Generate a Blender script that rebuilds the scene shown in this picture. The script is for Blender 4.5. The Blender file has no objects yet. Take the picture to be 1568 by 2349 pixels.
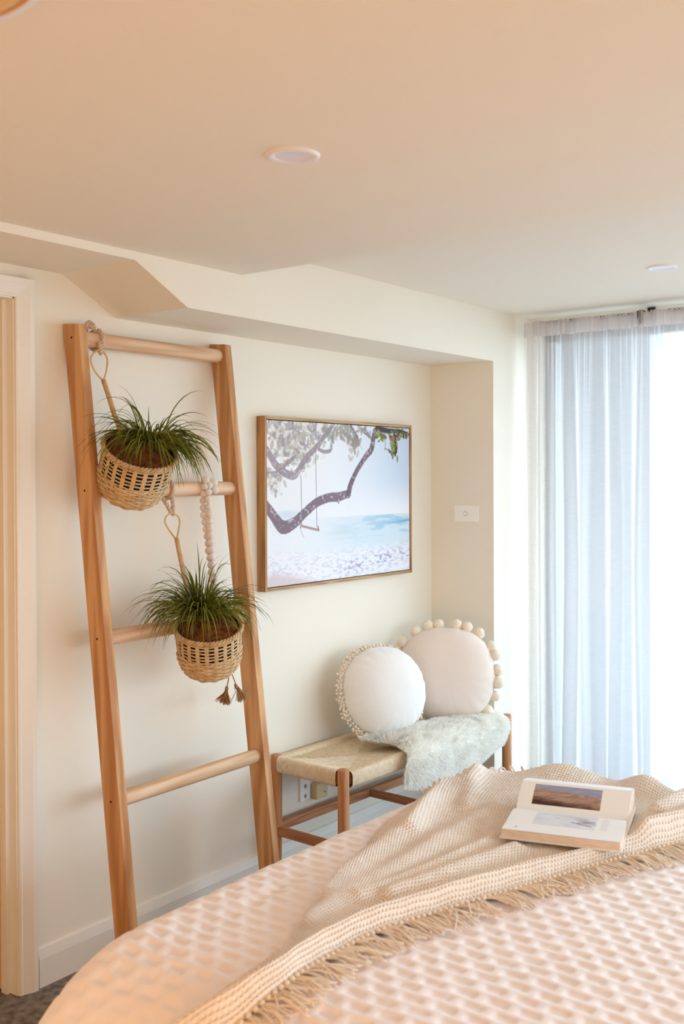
import bpy, bmesh, math, random
import numpy as np
from mathutils import Matrix, Vector
random.seed(4); rng = np.random.default_rng(11)
PI = math.pi
S = bpy.context.scene; C = S.collection

# ------------------------------------------------------------------ camera
F_PX, YAW, PITCH, ROLL, CY, CAMZ = 2400.0, 0.919541, 0.00772573, -0.00425596, 1113.9, 1.4964
IW, IH = 1568, 2349
_f = np.array([math.sin(YAW)*math.cos(PITCH), math.cos(YAW)*math.cos(PITCH), -math.sin(PITCH)])
_r0 = np.array([math.cos(YAW), -math.sin(YAW), 0.0]); _u0 = np.cross(_r0, _f)
CR = math.cos(ROLL)*_r0 + math.sin(ROLL)*_u0
CU = -math.sin(ROLL)*_r0 + math.cos(ROLL)*_u0
CF = _f
cam = bpy.data.cameras.new('camera'); camo = bpy.data.objects.new('camera', cam); C.objects.link(camo)
M = Matrix.Identity(4)
for i in range(3):
    M[i][0], M[i][1], M[i][2] = CR[i], CU[i], -CF[i]
M[2][3] = CAMZ
camo.matrix_world = M
cam.sensor_fit = 'VERTICAL'; cam.sensor_height = 36.0; cam.sensor_width = 24.0
cam.lens = F_PX/IH*36.0; cam.shift_y = -(IH/2-CY)/IH
cam.clip_start = 0.02
cam.dof.use_dof = True; cam.dof.focus_distance = 3.5; cam.dof.aperture_fstop = 4.0
S.camera = camo

# ------------------------------------------------------------------ light and exposure
S.view_settings.view_transform = 'Standard'; S.view_settings.look = 'None'
S.view_settings.gamma = 1.0; S.view_settings.use_curve_mapping = False
S.view_settings.exposure = -0.80
S.cycles.diffuse_bounces = 7; S.cycles.transparent_max_bounces = 16
wd = bpy.data.worlds.new('overcast_sky'); S.world = wd; wd.use_nodes = True
bg = wd.node_tree.nodes['Background']; bg.inputs[0].default_value = (0.70, 0.84, 1.0, 1); bg.inputs[1].default_value = 19.5
def portal(loc, sy, sz, rot=(0, PI/2, 0)):                                   # daylight portal in the window opening
    l = bpy.data.lights.new('window_portal', 'AREA'); l.shape = 'RECTANGLE'; l.size = sz; l.size_y = sy
    l.cycles.is_portal = True
    o = bpy.data.objects.new('window_portal', l); C.objects.link(o); o.location = loc; o.rotation_euler = rot
portal((4.56, -.14, 1.11), 4.6, 2.2)
portal((2.35, -2.83, 1.35), 1.6, 3.5, (PI/2, 0, 0))
def lamp(name, loc, power, col, rad):                        # warm fill lights added low behind the camera, without lamp bodies
    l = bpy.data.lights.new(name, 'POINT'); l.energy = power; l.color = col; l.shadow_soft_size = rad
    o = bpy.data.objects.new(name, l); C.objects.link(o); o.location = loc
lamp('warm_fill_light', (-0.75, 0.55, .46), 66, (1.0, 0.43, 0.05), .20)
lamp('warm_fill_light', (0.35, -1.7, .46), 66, (1.0, 0.43, 0.05), .20)

# ------------------------------------------------------------------ helpers
def at(px, py, Y):                                          # a point on the plane y = Y seen at that place
    d = CR*(px-IW/2)/F_PX - CU*(py-CY)/F_PX + CF
    d = d*(Y/d[1]); return np.array([d[0], d[1], d[2]+CAMZ])
def norm(v): v = np.asarray(v, float); return v/np.linalg.norm(v)

ROOT = {}
def thing(name, label, cat, loc=(0, 0, 0), group=None):
    o = bpy.data.objects.new(name, None); C.objects.link(o); o.location = loc
    o.empty_display_size = 0.05
    o['label'] = label; o['category'] = cat
    if group: o['group'] = group
    ROOT[o.name] = np.array(loc, float); return o
def tag(o, label, cat, group=None):
    o['label'] = label; o['category'] = cat
    if group: o['group'] = group
    return o
def origin(parent):
    return ROOT.get(parent.name, np.zeros(3)) if parent else np.zeros(3)

class MB:
    def __init__(s): s.v = []; s.f = []; s.n = 0
    def add(s, v, f):
        v = np.asarray(v, float).reshape(-1, 3); s.v.append(v)
        s.f.extend([tuple(int(i)+s.n for i in q) for q in f]); s.n += len(v); return s
    def box(s, lo, hi):
        (a, b, c), (d, e, g) = lo, hi
        v = [(a,b,c),(d,b,c),(d,e,c),(a,e,c),(a,b,g),(d,b,g),(d,e,g),(a,e,g)]
        return s.add(v, [(0,3,2,1),(4,5,6,7),(0,1,5,4),(1,2,6,5),(2,3,7,6),(3,0,4,7)])
    def prism(s, poly, axis, lo, hi):                       # extrude a 2D polygon along an axis
        n = len(poly); v = []
        for t in (lo, hi):
            for (a, b) in poly:
                v.append({'x': (t, a, b), 'y': (a, t, b), 'z': (a, b, t)}[axis])
        f = [tuple(range(n))[::-1], tuple(range(n, 2*n))]
        f += [(i, (i+1) % n, n+(i+1) % n, n+i) for i in range(n)]
        return s.add(v, f)
    def tube(s, pts, rad, k=8, cap=True, flat=None):
        pts = np.asarray(pts, float); n = len(pts)
        rad = np.full(n, rad, float) if np.isscalar(rad) else np.asarray(rad, float)
        t = np.gradient(pts, axis=0); t /= np.linalg.norm(t, axis=1)[:, None]+1e-12
        ref = np.array([0, 0, 1.]) if abs(t[0][2]) < .9 else np.array([1., 0, 0])
        a = norm(np.cross(t[0], ref)); V = []
        for i in range(n):
            a = a - t[i]*(a@t[i]); a = norm(a); b = np.cross(t[i], a)
            for j in range(k):
                q = 2*PI*j/k
                V.append(pts[i]+rad[i]*(math.cos(q)*a+math.sin(q)*(flat or 1)*b))
        F = [(i*k+j, i*k+(j+1) % k, (i+1)*k+(j+1) % k, (i+1)*k+j) for i in range(n-1) for j in range(k)]
        if cap: F += [tuple(range(k))[::-1], tuple((n-1)*k+j for j in range(k))]
        return s.add(V, F)
    def ring(s, pts, rad, k=8):                             # closed tube
        pts = np.asarray(pts, float); n = len(pts)
        t = np.roll(pts, -1, 0)-np.roll(pts, 1, 0); t /= np.linalg.norm(t, axis=1)[:, None]
        c = pts.mean(0); V = []
        for i in range(n):
            a = pts[i]-c; a = norm(a-t[i]*(a@t[i])); b = np.cross(t[i], a)
            for j in range(k):
                q = 2*PI*j/k; V.append(pts[i]+rad*(math.cos(q)*a+math.sin(q)*b))
        F = [(i*k+j, i*k+(j+1) % k, ((i+1) % n)*k+(j+1) % k, ((i+1) % n)*k+j) for i in range(n) for j in range(k)]
        return s.add(V, F)
    def grid(s, P, closed=False):                           # P[nu, nv, 3]
        nu, nv = P.shape[:2]
        i = np.arange(nu if closed else nu-1)[:, None]; j = np.arange(nv-1)[None, :]
        a = i*nv+j; b = ((i+1) % nu)*nv+j
        F = np.stack([a, b, b+1, a+1], -1).reshape(-1, 4)
        return s.add(P.reshape(-1, 3), F)
    def lathe(s, prof, k=24, c=(0, 0, 0)):
        prof = np.asarray(prof, float); q = np.linspace(0, 2*PI, k, endpoint=False)
        P = np.stack([np.cos(q)[:, None]*prof[None, :, 0], np.sin(q)[:, None]*prof[None, :, 0], np.repeat(prof[None, :, 1], k, 0)], -1)
        return s.grid(P+np.array(c), closed=True)
    def xf(s, Mx, o=(0, 0, 0)):
        s.v = [v@np.asarray(Mx, float).T+np.asarray(o, float) for v in s.v]; return s
    def build(s, name, mat, parent=None, smooth=True, bevel=0, world=True, weld=False, segs=2):
        me = bpy.data.meshes.new(name); V = np.concatenate(s.v)
        if parent and world: V = V-origin(parent)
        me.from_pydata(V.tolist(), [], s.f); me.update()
        if weld or bevel:
            bm = bmesh.new(); bm.from_mesh(me)
            if weld: bmesh.ops.remove_doubles(bm, verts=bm.verts, dist=1e-6)
            bmesh.ops.recalc_face_normals(bm, faces=bm.faces)
            if bevel: bmesh.ops.bevel(bm, geom=list(bm.edges), offset=bevel, segments=segs, affect='EDGES', profile=.6)
            bm.to_mesh(me); bm.free()
        if smooth:
            me.polygons.foreach_set('use_smooth', np.ones(len(me.polygons), bool))
        return link(name, me, mat, parent)
def link(name, me, mat, parent=None):
    if mat and not me.materials: me.materials.append(mat)
    o = bpy.data.objects.new(name, me); C.objects.link(o)
    if parent: o.parent = parent; ROOT[o.name] = origin(parent)
    return o
def struct(o, label=None):
    o['kind'] = 'structure'
    if label: o['label'] = label
    return o
def spline(pts, n):
    p = np.asarray(pts, float); p = np.vstack([2*p[0]-p[1], p, 2*p[-1]-p[-2]])
    m = len(p)-3; t = np.linspace(0, m-1e-9, n); i = t.astype(int); u = (t-i)[:, None]
    a, b, c, d = p[i], p[i+1], p[i+2], p[i+3]
    return .5*((2*b)+(-a+c)*u+(2*a-5*b+4*c-d)*u**2+(-a+3*b-3*c+d)*u**3)
def arcspline(pts, n):
    q = spline(pts, n*4); s = np.r_[0, np.cumsum(np.linalg.norm(np.diff(q, axis=0), axis=1))]
    t = np.linspace(0, s[-1], n); return np.stack([np.interp(t, s, q[:, k]) for k in range(q.shape[1])], -1), s[-1]
def vnoise(x, y, seed=0):                                   # smooth value noise
    r = np.random.default_rng(seed).random((64, 64))
    xi = np.floor(x).astype(int); yi = np.floor(y).astype(int); u = x-xi; v = y-yi
    u = u*u*(3-2*u); v = v*v*(3-2*v); g = lambda a, b: r[a % 64, b % 64]
    return (g(xi, yi)*(1-u)+g(xi+1, yi)*u)*(1-v)+(g(xi, yi+1)*(1-u)+g(xi+1, yi+1)*u)*v
def fbm(x, y, seed=0, o=4):
    return sum(vnoise(x*2**k, y*2**k, seed+k)/2**(k+1) for k in range(o))

# ------------------------------------------------------------------ materials
def srgb(r, g, b):
    return tuple((c/255/12.92 if c/255 <= .04045 else ((c/255+.055)/1.055)**2.4) for c in (r, g, b))
def mat(name, col, rough=.6, spec=.3, noise=None, bump=None, coat=0, sheen=0):
    m = bpy.data.materials.new(name); m.use_nodes = True; nt = m.node_tree; b = nt.nodes['Principled BSDF']
    b.inputs['Base Color'].default_value = (*col, 1); b.inputs['Roughness'].default_value = rough
    b.inputs['Specular IOR Level'].default_value = spec
    if coat: b.inputs['Coat Weight'].default_value = coat
    if sheen: b.inputs['Sheen Weight'].default_value = sheen
    tc = nt.nodes.new('ShaderNodeTexCoord')
    if noise:                                               # (scale, second colour, detail, mapping scale)
        mp = nt.nodes.new('ShaderNodeMapping'); mp.inputs['Scale'].default_value = noise[3] if len(noise) > 3 else (1, 1, 1)
        n = nt.nodes.new('ShaderNodeTexNoise'); n.inputs['Scale'].default_value = noise[0]; n.inputs['Detail'].default_value = noise[2]
        cr = nt.nodes.new('ShaderNodeValToRGB'); cr.color_ramp.elements[0].position = .35; cr.color_ramp.elements[1].position = .68
        cr.color_ramp.elements[0].color = (*col, 1); cr.color_ramp.elements[1].color = (*noise[1], 1)
        nt.links.new(tc.outputs['Object'], mp.inputs[0]); nt.links.new(mp.outputs[0], n.inputs['Vector'])
        nt.links.new(n.outputs['Fac'], cr.inputs[0]); nt.links.new(cr.outputs[0], b.inputs['Base Color'])
    if bump:                                                # (scale, strength, mapping scale)
        mp = nt.nodes.new('ShaderNodeMapping'); mp.inputs['Scale'].default_value = bump[2] if len(bump) > 2 else (1, 1, 1)
        n = nt.nodes.new('ShaderNodeTexNoise'); n.inputs['Scale'].default_value = bump[0]; n.inputs['Detail'].default_value = 3
        bp = nt.nodes.new('ShaderNodeBump'); bp.inputs['Strength'].default_value = bump[1]; bp.inputs['Distance'].default_value = .003
        nt.links.new(tc.outputs['Object'], mp.inputs[0]); nt.links.new(mp.outputs[0], n.inputs['Vector'])
        nt.links.new(n.outputs['Fac'], bp.inputs['Height']); nt.links.new(bp.outputs[0], b.inputs['Normal'])
    return m
def wood(name, c1, c2, axis, scale=9.0, rough=.5):
    m = mat(name, c1, rough, .3); nt = m.node_tree; b = nt.nodes['Principled BSDF']; N = nt.nodes.new; L = nt.links.new
    tc = N('ShaderNodeTexCoord'); oi = N('ShaderNodeObjectInfo')
    mp = N('ShaderNodeMapping'); sc = [1, 1, 1]; sc['xyz'.index(axis)] = .07; mp.inputs['Scale'].default_value = sc
    ad = N('ShaderNodeVectorMath'); ad.operation = 'ADD'; cb = N('ShaderNodeCombineXYZ')
    for k in range(3): L(oi.outputs['Random'], cb.inputs[k])
    L(tc.outputs['Object'], ad.inputs[0]); L(cb.outputs[0], ad.inputs[1]); L(ad.outputs[0], mp.inputs[0])
    n0 = N('ShaderNodeTexNoise'); n0.inputs['Scale'].default_value = scale; n0.inputs['Detail'].default_value = 1.5
    L(mp.outputs[0], n0.inputs['Vector'])
    mu = N('ShaderNodeMath'); mu.operation = 'MULTIPLY'; mu.inputs[1].default_value = 26; L(n0.outputs['Fac'], mu.inputs[0])
    sn = N('ShaderNodeMath'); sn.operation = 'SINE'; L(mu.outputs[0], sn.inputs[0])
    mr = N('ShaderNodeMapRange'); mr.inputs[1].default_value = -1; mr.inputs[2].default_value = 1; L(sn.outputs[0], mr.inputs[0])
    n1 = N('ShaderNodeTexNoise'); n1.inputs['Scale'].default_value = 180; n1.inputs['Detail'].default_value = 2; L(mp.outputs[0], n1.inputs['Vector'])
    mx = N('ShaderNodeMath'); mx.operation = 'MULTIPLY_ADD'; mx.inputs[1].default_value = .35; L(n1.outputs['Fac'], mx.inputs[0])
    m2 = N('ShaderNodeMath'); m2.operation = 'MULTIPLY'; m2.inputs[1].default_value = .7; L(mr.outputs[0], m2.inputs[0]); L(m2.outputs[0], mx.inputs[2])
    cr = N('ShaderNodeValToRGB'); cr.color_ramp.elements[0].color = (*c1, 1); cr.color_ramp.elements[1].color = (*c2, 1)
    cr.color_ramp.elements[0].position = .1; cr.color_ramp.elements[1].position = 1.0
    L(mx.outputs[0], cr.inputs[0]); L(cr.outputs[0], b.inputs['Base Color'])
    return m
def vcol(name, rough=.5, spec=.3):
    m = mat(name, (1, 1, 1), rough, spec); nt = m.node_tree
    a = nt.nodes.new('ShaderNodeVertexColor'); a.layer_name = 'print'
    nt.links.new(a.outputs[0], nt.nodes['Principled BSDF'].inputs['Base Color']); return m
def lin(a):
    a = np.clip(a, 0, 1); return np.where(a <= .04045, a/12.92, ((a+.055)/1.055)**2.4)
def set_print(o, rgb):                                      # rgb per vertex, in display values
    at_ = o.data.color_attributes.new('print', 'FLOAT_COLOR', 'POINT')
    at_.data.foreach_set('color', np.c_[lin(rgb), np.ones(len(rgb))].astype(np.float32).ravel())

WALL = mat('wall_paint', srgb(241, 236, 224), .7, .2, bump=(220, .03))
CEIL = mat('ceiling_paint', srgb(241, 234, 222), .8, .15)
TRIM = mat('trim_gloss', srgb(240, 238, 232), .35, .4)
DOORM = mat('door_paint', srgb(222, 190, 140), .4, .4)
FLOORM = mat('floor_carpet', srgb(150, 142, 134), .9, .1, noise=(38, srgb(104, 96, 90), 6), bump=(300, .4))
PLAST = mat('white_plastic', srgb(250, 249, 246), .35, .4)
BLACK = mat('black_metal', (.012, .012, .013), .45, .4)
DARK = mat('dark_slot', (.01, .01, .01), .8, .1)

# ------------------------------------------------------------------ the room
XW, YB, YS, XN = 4.40, 2.58, 2.255, 4.055                    # window wall, back wall, bulkhead face, niche end
ZC, ZU, ZS, ZH = 2.137, 2.227, 2.004, 2.113                  # low ceiling, raised ceiling, bulkhead soffit, shallow soffit
XL, YF = -1.7, -2.7
struct(MB().box((XL-.1, YF-.1, -.1), (XW+.16, YB+.1, 0)).build('floor', FLOORM, smooth=False), 'grey brown carpet floor beside the bed')
m = MB(); DX0, DX1, DZ = .98, 1.829, 2.02                    # back wall with the door opening
m.box((XL-.1, YB, 0), (DX0, YB+.1, 2.4)); m.box((DX0, YB, DZ), (DX1, YB+.1, 2.4)); m.box((DX1, YB, 0), (XW+.16, YB+.1, 2.4))
struct(m.build('wall_back', WALL, smooth=False), 'cream painted wall behind ladder and picture')
struct(MB().box((DX0-.2, YB+.1, -.1), (DX1+.2, YB+.2, 2.4)).build('door_light_block', WALL, smooth=False))  # panel added behind the door to stop light leaking in
struct(MB().box((XN, YS, 0), (XW, YB, ZU)).build('wall_pier', WALL, smooth=False), 'cream pier beside the curtain with light switch')
struct(MB().box((XL-.1, YF-.1, 0), (XL, YB, 2.4)).build('wall_left', WALL, smooth=False))
m = MB(); FX0, FX1, FZ0, FZ1 = .6, 4.1, .55, 2.10           # unseen second window, added for daylight from behind the camera
m.box((XL, YF-.1, 0), (FX0, YF, 2.4)).box((FX1, YF-.1, 0), (XW+.16, YF, 2.4)).box((FX0, YF-.1, 0), (FX1, YF, FZ0)).box((FX0, YF-.1, FZ1), (FX1, YF, 2.4))
struct(m.build('wall_front', WALL, smooth=False))
WY0, WY1, WZ0, WZ1 = -2.4, 2.20, .06, 2.17                   # window opening
m = MB(); m.box((XW, WY1, 0), (XW+.16, YB, 2.4)); m.box((XW, YF, 0), (XW+.16, WY0, 2.4))
m.box((XW, WY0, WZ1), (XW+.16, WY1, 2.4)); m.box((XW, WY0, 0), (XW+.16, WY1, WZ0))
struct(m.build('wall_right', WALL, smooth=False), 'window wall behind the sheer curtains')
m = MB(); XSTEP = 2.442
m.box((XL-.1, YF-.1, ZC), (XSTEP, YB, 2.4)); m.box((XSTEP, YF-.1, ZU), (XW, YB, 2.4))
struct(m.build('ceiling', CEIL, smooth=False), 'cream ceiling with a raised section toward the window')
# bulkhead along the back wall: shallow on the left, then ramping down
struct(MB().prism([(XL, ZC+.1), (XL, ZH), (2.0, ZH), (2.206, ZS), (XN, ZS), (XN, ZC+.1)], 'y', YS, YB).build('trim_1', WALL, smooth=False),
       'cream bulkhead running along the top of the wall, with a sloping step')
# skirting with a bevelled top
sk = [(YB, 0), (YB-.016, 0), (YB-.016, .083), (YB-.009, .112), (YB, .115)]
struct(MB().prism([(a, b) for a, b in sk], 'x', 1.892, XN).build('baseboard_back', TRIM, smooth=False), 'white bevelled skirting board below the ladder')
struct(MB().prism([(XN, 0), (XN-.016, 0), (XN-.016, .083), (XN-.009, .112), (XN, .115)], 'y', YS, YB-.016).build('baseboard_pier', TRIM, smooth=False))
struct(MB().prism([(YS, 0), (YS-.016, 0), (YS-.016, .083), (YS-.009, .112), (YS, .115)], 'x', XN, XW).build('baseboard_front', TRIM, smooth=False))
# door with splayed casing
d = MB().box((DX0+.003, YB+.057, .012), (DX1-.003, YB+.092, DZ-.003)).build('door_1', DOORM, smooth=False); struct(d, 'cream door at the left edge')
MB().lathe([(0, 0), (.026, 0), (.026, .008), (.011, .012), (.011, .045), (.027, .055), (.024, .075), (0, .078)], 20).xf([[1, 0, 0], [0, 0, -1], [0, 1, 0]], (DX0+.07, YB+.057, 1.0)).build('door_handle', mat('steel', (.6, .6, .6), .3, .5), d)
cas = MB()
prof = [(0, 0), (0, .009), (.006, .012), (.010, .0105), (.040, .022), (.054, .0235), (.056, .020), (.056, 0)]   # (across, proud)
cas.prism([(DX1+a, YB-b) for a, b in prof], 'z', 0, DZ+.056)
cas.prism([(DX0-a, YB-b) for a, b in prof], 'z', 0, DZ+.056)
cas.prism([(YB-b*1.02, DZ+a) for a, b in prof], 'x', DX0-.056, DX1+.0555)
struct(cas.build('trim_2', TRIM, smooth=False), 'cream splayed door casing at the left edge')
jam = MB().box((DX1-.004, YB-.001, 0), (DX1, YB+.1, DZ)).box((DX0, YB-.001, 0), (DX0+.004, YB+.1, DZ)).box((DX0, YB-.001, DZ-.004), (DX1, YB+.1, DZ))
jam.box((DX1-.018, YB+.030, 0), (DX1-.004, YB+.056, DZ))
struct(jam.build('trim_3', TRIM, smooth=False))
# the window: sliding panes in a white frame
win = MB(); fx0, fx1 = XW+.05, XW+.11
win.box((fx0, WY0, WZ0), (fx1, WY0+.05, WZ1)).box((fx0, WY1-.05, WZ0), (fx1, WY1, WZ1)).box((fx0, WY0, WZ0), (fx1, WY1, WZ0+.06)).box((fx0, WY0, WZ1-.05), (fx1, WY1, WZ1))
win.box((fx0, .53, WZ0), (fx1, .59, WZ1)).box((fx0, -.93, WZ0), (fx1, -.87, WZ1))
w = struct(win.build('window_1', mat('grey_aluminium', srgb(150, 154, 156), .4, .4), smooth=False), 'tall sliding window behind the sheer curtains')
gm = bpy.data.materials.new('window_glass'); gm.use_nodes = True; nt = gm.node_tree; nt.nodes.remove(nt.nodes['Principled BSDF'])
tr = nt.nodes.new('ShaderNodeBsdfTransparent'); tr.inputs[0].default_value = (.95, .98, .97, 1); gl = nt.nodes.new('ShaderNodeBsdfGlossy'); gl.inputs['Roughness'].default_value = .02
mx = nt.nodes.new('ShaderNodeMixShader'); mx.inputs[0].default_value = .06
nt.links.new(tr.outputs[0], mx.inputs[1]); nt.links.new(gl.outputs[0], mx.inputs[2]); nt.links.new(mx.outputs[0], nt.nodes['Material Output'].inputs[0])
for a, b in ((WY0+.05, -.93), (-.87, .53), (.59, WY1-.05)):
    MB().box((fx0+.026, a, WZ0+.06), (fx0+.032, b, WZ1-.05)).build('pane', gm, w, smooth=False)
m = MB(); m.box((FX0, YF-.08, FZ0), (FX0+.05, YF-.03, FZ1)).box((FX1-.05, YF-.08, FZ0), (FX1, YF-.03, FZ1)).box((FX0, YF-.08, FZ0), (FX1, YF-.03, FZ0+.05)).box((FX0, YF-.08, FZ1-.05), (FX1, YF-.03, FZ1)).box((2.52, YF-.08, FZ0), (2.58, YF-.03, FZ1))
w2 = struct(m.build('window_added', PLAST, smooth=False), 'added daylight window in the wall behind the camera')
for a, b in ((FX0+.05, 2.52), (2.58, FX1-.05)): MB().box((a, YF-.058, FZ0+.05), (b, YF-.052, FZ1-.05)).build('pane', gm, w2, smooth=False)
struct(MB().box((-8, -16, -.2), (XW+.16, YF-.1, -.06)).build('garden_ground', mat('garden_lawn', srgb(96, 110, 70), .95, .1, noise=(6, srgb(80, 96, 58), 5)), smooth=False), 'lawn outside the window behind the camera')
struct(MB().box((-8, -7.2, -.06), (10, -7.0, 1.85)).build('wall_sky_block', mat('sky_block_render', srgb(150, 146, 138), .9, .1, noise=(5, srgb(130, 128, 120), 4)), smooth=False), 'added wall outside behind the camera, cutting the low sky light')  # unseen wall added to cut low sky light at the window
struct(MB().box((XW+.16, -9, -.2), (16, 11, -.06)).build('patio_ground', mat('patio_concrete', srgb(140, 138, 134), .8, .2, noise=(3, srgb(120, 118, 114), 5)), smooth=False), 'pale concrete patio outside the window')

struct(MB().box((5.1, 1.95, -.06), (5.3, 2.60, 2.5)).box((XW+.16, 2.45, -.06), (5.1, 2.60, 2.5)).build('wall_daylight_block', mat('daylight_block_render', srgb(200, 200, 206), .9, .1, noise=(4, srgb(192, 192, 200), 4)), smooth=False), 'added grey wall outside, dimming the daylight behind the sheer curtain')  # wall added outside to dim daylight at this end of the curtain

struct(MB().box((XW+.16, .75, 2.42), (5.9, 3.4, 2.54)).build('sky_shade_slab', mat('sky_shade_paint', srgb(150, 150, 148), .8, .1), smooth=False), 'added slab outside above the window, shading the curtain from the sky')  # unseen slab added to keep sky light off the pier end

# ------------------------------------------------------------------ ladder
PINE_Z = wood('pine_upright', srgb(219, 172, 122), srgb(178, 122, 72), 'z', 15)
PINE_X = wood('pine_rung', srgb(232, 200, 168), srgb(204, 164, 126), 'x', 17)
lad = thing('wooden_ladder', 'pale pine leaning ladder with round rungs against the cream wall', 'ladder', (2.32, 2.34, 0))
SL = .1215
def yback(z): return 2.578-(1.96-z)*SL
for x0, x1 in ((2.0, 2.031), (2.626, 2.657)):
    zt = 1.963
    poly = [(yback(0)-.072, 0), (yback(0), 0), (yback(zt), zt), (yback(zt)-.072, zt-.006)]
    rl = MB().prism(poly, 'x', x0, x1).build('rail', PINE_Z, lad, smooth=False, bevel=.003)
    for z in (1.918, 1.461, 1.026, .558, .10):
        MB().tube([(x0-.0008, yback(z)-.036, z), (x0+.004, yback(z)-.036, z)], .0032, 10).build('screw_hole', DARK, rl)
for z in (1.918, 1.461, 1.026, .558, .10):
    y = yback(z)-.036; n = 40; xs = np.linspace(2.029, 2.628, n)
    MB().tube(np.c_[xs, np.full(n, y), np.full(n, z)], .0235, 24).build('rung', PINE_X, lad)

# ------------------------------------------------------------------ framed picture
OAK_X = wood('oak_frame_across', srgb(196, 160, 116), srgb(158, 118, 76), 'x', 30)
OAK_Z = wood('oak_frame_upright', srgb(192, 148, 98), srgb(150, 104, 60), 'z', 30)
PX0, PX1, PZ0, PZ1, PYF = 2.868, 3.838, 1.078, 1.724, 2.54
pic = thing('framed_picture', 'oak framed beach print of a tree swing over pale sea', 'picture', (3.35, 2.578, 1.08))
t = .012
MB().box((PX0, PYF, PZ0), (PX0+t, 2.579, PZ1)).build('frame_bar', OAK_Z, pic, smooth=False, bevel=.001)
MB().box((PX1-t, PYF, PZ0), (PX1, 2.579, PZ1)).build('frame_bar', OAK_Z, pic, smooth=False, bevel=.001)
MB().box((PX0+t, PYF, PZ1-t), (PX1-t, 2.579, PZ1)).build('frame_bar', OAK_X, pic, smooth=False, bevel=.001)
MB().box((PX0+t, PYF, PZ0), (PX1-t, 2.579, PZ0+t)).build('frame_bar', OAK_X, pic, smooth=False, bevel=.001)
MB().box((PX0+t, PYF+.012, PZ0+t), (PX1-t, 2.575, PZ1-t)).build('backing_board', DARK, pic, smooth=False)
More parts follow.
